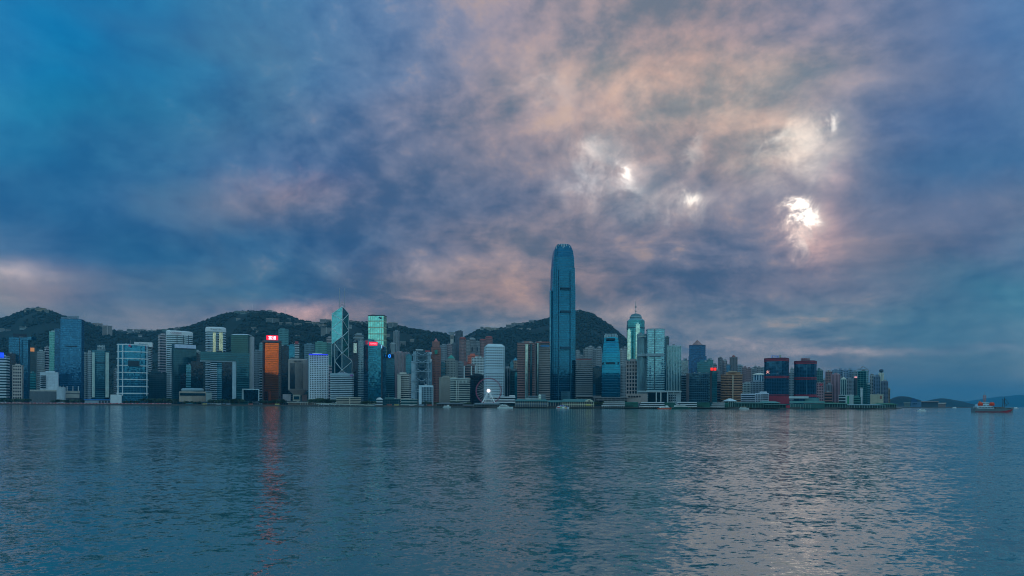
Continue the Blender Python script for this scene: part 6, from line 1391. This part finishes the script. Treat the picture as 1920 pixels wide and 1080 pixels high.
# anvil lookout
Y = 3050; b = solo('anvil_lookout', 'anvil shaped lookout building in the gap of the ridge', 839, 853, Y, 'lookout', z=Z_(642, 846, Y))
m_ = MB(); q = [rel(b, x, y, Y) for x, y in ((839, 622), (853.5, 622.5), (851, 625), (849.5, 628), (844, 628), (842, 625.5))]; m_.slab([Vector(p) for p in q], (0, 22, 0)); obj('anvil_roof', m_, matte('7f8488'), b.root)
pbox(b, 'shaft', 844, 850, 628, 645, Y + 3, 16, matte('a8a29c'))
for i in range(3): pbox(b, 'window_strip', 844.4, 849.6, 630 + i * 2, 631 + i * 2, Y + 2, 1, glass('3a464c'))

# ================================================================== trees along the shore
def tree_meshes(seed):
    rg = random.Random(seed); m_ = MB()
    lobes = [(rg.uniform(-2.6, 2.6), rg.uniform(-2.6, 2.6), rg.uniform(5.2, 9.2), rg.uniform(1.6, 2.9)) for _ in range(9)]
    for _ in range(420):
        lx, ly, lz, lr = rg.choice(lobes); a = rg.uniform(0, 6.28); u = rg.uniform(-1, 1); rr = lr * rg.uniform(.55, 1.05); s = math.sqrt(1 - u * u)
        c = Vector((lx + rr * s * math.cos(a), ly + rr * s * math.sin(a), lz + rr * u * .8)); e1 = Vector((rg.uniform(-1, 1), rg.uniform(-1, 1), rg.uniform(-.6, .6))).normalized() * rg.uniform(.4, .85); e2 = e1.orthogonal().normalized() * rg.uniform(.35, .7)
        m_.quad(c - e1, c + e2, c + e1, c - e2)
    t_ = MB().tube((0, 0, -.3), (.2, .1, 4.2), .42, 7, .26)
    for a in range(4): t_.tube((.2, .1, 3.6), (2.0 * math.cos(a * 1.6 + seed), 2.0 * math.sin(a * 1.6 + seed), 6.6), .2, 5, .07)
    return m_, t_
LEAF = leaf_mat((0.020, 0.050, 0.022), (0.070, 0.115, 0.042), 'tree_leaves', .25); BARK = matte('4a4038')
TM = []
for s in range(4):
    c_, t_ = tree_meshes(s + 3); cm = c_.mesh('crown'); cm.materials.append(LEAF); tm_ = t_.mesh('trunk'); tm_.materials.append(BARK); TM.append((cm, tm_))
def tree(px, Y, h, place):
    i = random.randrange(4); x = X_(px, Y); s = h / 11.0
    r_ = thing('broadleaf_tree', 'leafy green broadleaf tree ' + place, 'tree', (x, Y, GZ), 'trees ' + place); r_.scale = (s * random.uniform(.95, 1.3),) * 2 + (s,); r_.rotation_euler = (0, 0, random.uniform(0, 6.28))
    obj('crown', TM[i][0], None, r_); obj('trunk', TM[i][1], None, r_)
for x0, x1, n, off, h, pl in ((0, 58, 16, 30, 15, 'on the promenade below the striped office tower'), (98, 158, 14, 25, 13, 'in front of the terraced podium'), (232, 262, 7, 28, 10, 'before the white framed tower'), (268, 334, 18, 30, 16, 'in the park between white framed tower and drum roofed hall'), (345, 376, 6, 14, 9, 'beside the drum roofed hall'),
    (392, 456, 18, 36, 15, 'below the doorway building'), (486, 532, 12, 34, 14, 'at the foot of the bronze gold tower'), (580, 628, 15, 36, 16, 'before the white window slab'), (676, 712, 7, 40, 11, 'below the slant topped tower'), (782, 826, 6, 60, 10, 'around the white square block'), (846, 884, 9, 90, 10, 'behind the wooden landing stage'), (1086, 1124, 8, 150, 10, 'on the garden deck level'), (1128, 1176, 9, 150, 11, 'beside the columned podium'), (1544, 1572, 8, 60, 12, 'behind the western quay sheds')):
    for i in range(n):
        p = x0 + (x1 - x0) * (i + random.uniform(.1, .9)) / n; tree(p, YS(p) + off + random.uniform(-8, 18), h * random.uniform(.75, 1.15), pl)

# ---- wakes: foam on the water behind the moving vessels
def foam_mat():
    m, n = new_mat('foam'); t = n.node('ShaderNodeTexCoord').outputs['Object']
    a = n.noise(n.v('MULTIPLY', t, (0.25, 1.0, 1.0)), 1.2, 5, 0.7); bs = n.node('ShaderNodeBsdfPrincipled'); tr = n.node('ShaderNodeBsdfTransparent'); mx = n.node('ShaderNodeMixShader'); o = n.node('ShaderNodeOutputMaterial')
    bs.inputs['Base Color'].default_value = (.62, .70, .72, 1); bs.inputs['Roughness'].default_value = .8
    n.put(mx.inputs[0], n.rng(a.outputs[0], .46, .60)); n.nt.links.new(tr.outputs[0], mx.inputs[1]); n.nt.links.new(bs.outputs[0], mx.inputs[2]); n.nt.links.new(mx.outputs[0], o.inputs[0]); return m
FO = foam_mat()
def wake(px, Y, x0, x1, w0, w1, label):
    m_ = MB(); k = 16; X = X_(px, Y)
    for i in range(k + 1):
        t = i / k; x = X + x0 + (x1 - x0) * t; w_ = w0 + (w1 - w0) * t
        m_.v += [(x, Y - w_, .035), (x, Y + w_, .035)]
    m_.f = [(2 * i, 2 * i + 2, 2 * i + 3, 2 * i + 1) for i in range(k)]
    tag(obj('wake', m_, FO), label, 'wake', kind='stuff')
wake(1861.5, Ysh, -22, -75, 4, 10, 'long faint foam wake behind the grey workship'); wake(1861.5, Ysh - 5, 24, -20, .8, 2.2, 'thin bow wash along the hull of the grey workship')
wake(1728, 930, 5, 26, 1.5, 5, 'short white wake behind the motor cruiser'); wake(1247, 1165, -11, -40, 2, 5, 'foam trail behind the orange hulled ferry'); wake(947, 1180, 13, 36, 2, 4, 'foam beside the white harbour launch')

# ---- lamp posts along the promenade
lm = MB().tube((0, 0, 0), (0, 0, 10), .16, 6, .1); lm.tube((0, 0, 9.8), (0, -1.8, 10.2), .1, 5); lamp_pole = lm.mesh('pole'); lamp_pole.materials.append(STEEL)
lamp_head = MB().box(-.35, .35, -2.4, -1.4, 10.0, 10.35).mesh('lamp_head'); lamp_head.materials.append(PALE)
for i in range(46):
    p = 8 + i * 17.6; Y = YS(p) + 5; r_ = thing('street_lamp', 'slim grey lamp post on the promenade edge', 'street lamp', (X_(p, Y), Y, GZ), 'lamp posts along the promenade')
    obj('pole', lamp_pole, None, r_); obj('lamp_head', lamp_head, None, r_)
# ---- coaches and lorries parked behind the sea wall
def coach(px, Y, c, place, L=11):
    r_ = thing('parked_coach', 'boxy ' + c[1] + ' coach parked ' + place, 'coach', (X_(px, Y), Y, GZ), 'coaches parked ' + place)
    p = [(-L / 2, -1.2), (L / 2, -1.2), (L / 2, 1.2), (-L / 2, 1.2)]; q = [(-L / 2 + .2, -1.1), (L / 2 - .6, -1.1), (L / 2 - .6, 1.1), (-L / 2 + .2, 1.1)]
    obj('body', MB().prism(p, .5, 3.3, q), matte(c[0], .35, .1), r_); obj('window_strip', MB().box(-L / 2 + .6, L / 2 - 1, -1.24, 1.24, 1.9, 2.8), WIN, r_)
    for x in (-L * .32, L * .32):
        for y in (-1.05, 1.05): obj('wheel', MB().tube((x, y - .15, .5), (x, y + .15, .5), .5, 10), DARK, r_)
for i, (p, off) in enumerate(((66, 14), (75, 16), (92, 14), (384, 12), (410, 12), (428, 14), (470, 12), (520, 14), (612, 14), (700, 16), (730, 14), (744, 16), (772, 18), (790, 16), (806, 18))):
    coach(p, YS(p) + off, (('c2c6c8', 'white'), ('8fa6b8', 'pale blue'), ('a85a4a', 'brick red'), ('c8ba6a', 'yellow'))[i % 4], 'below the doorway building' if 380 < p < 440 else 'by the sea wall left of the octagonal tower' if p < 120 else 'near the bronze gold tower' if p < 640 else 'along the quay towards the wheel')
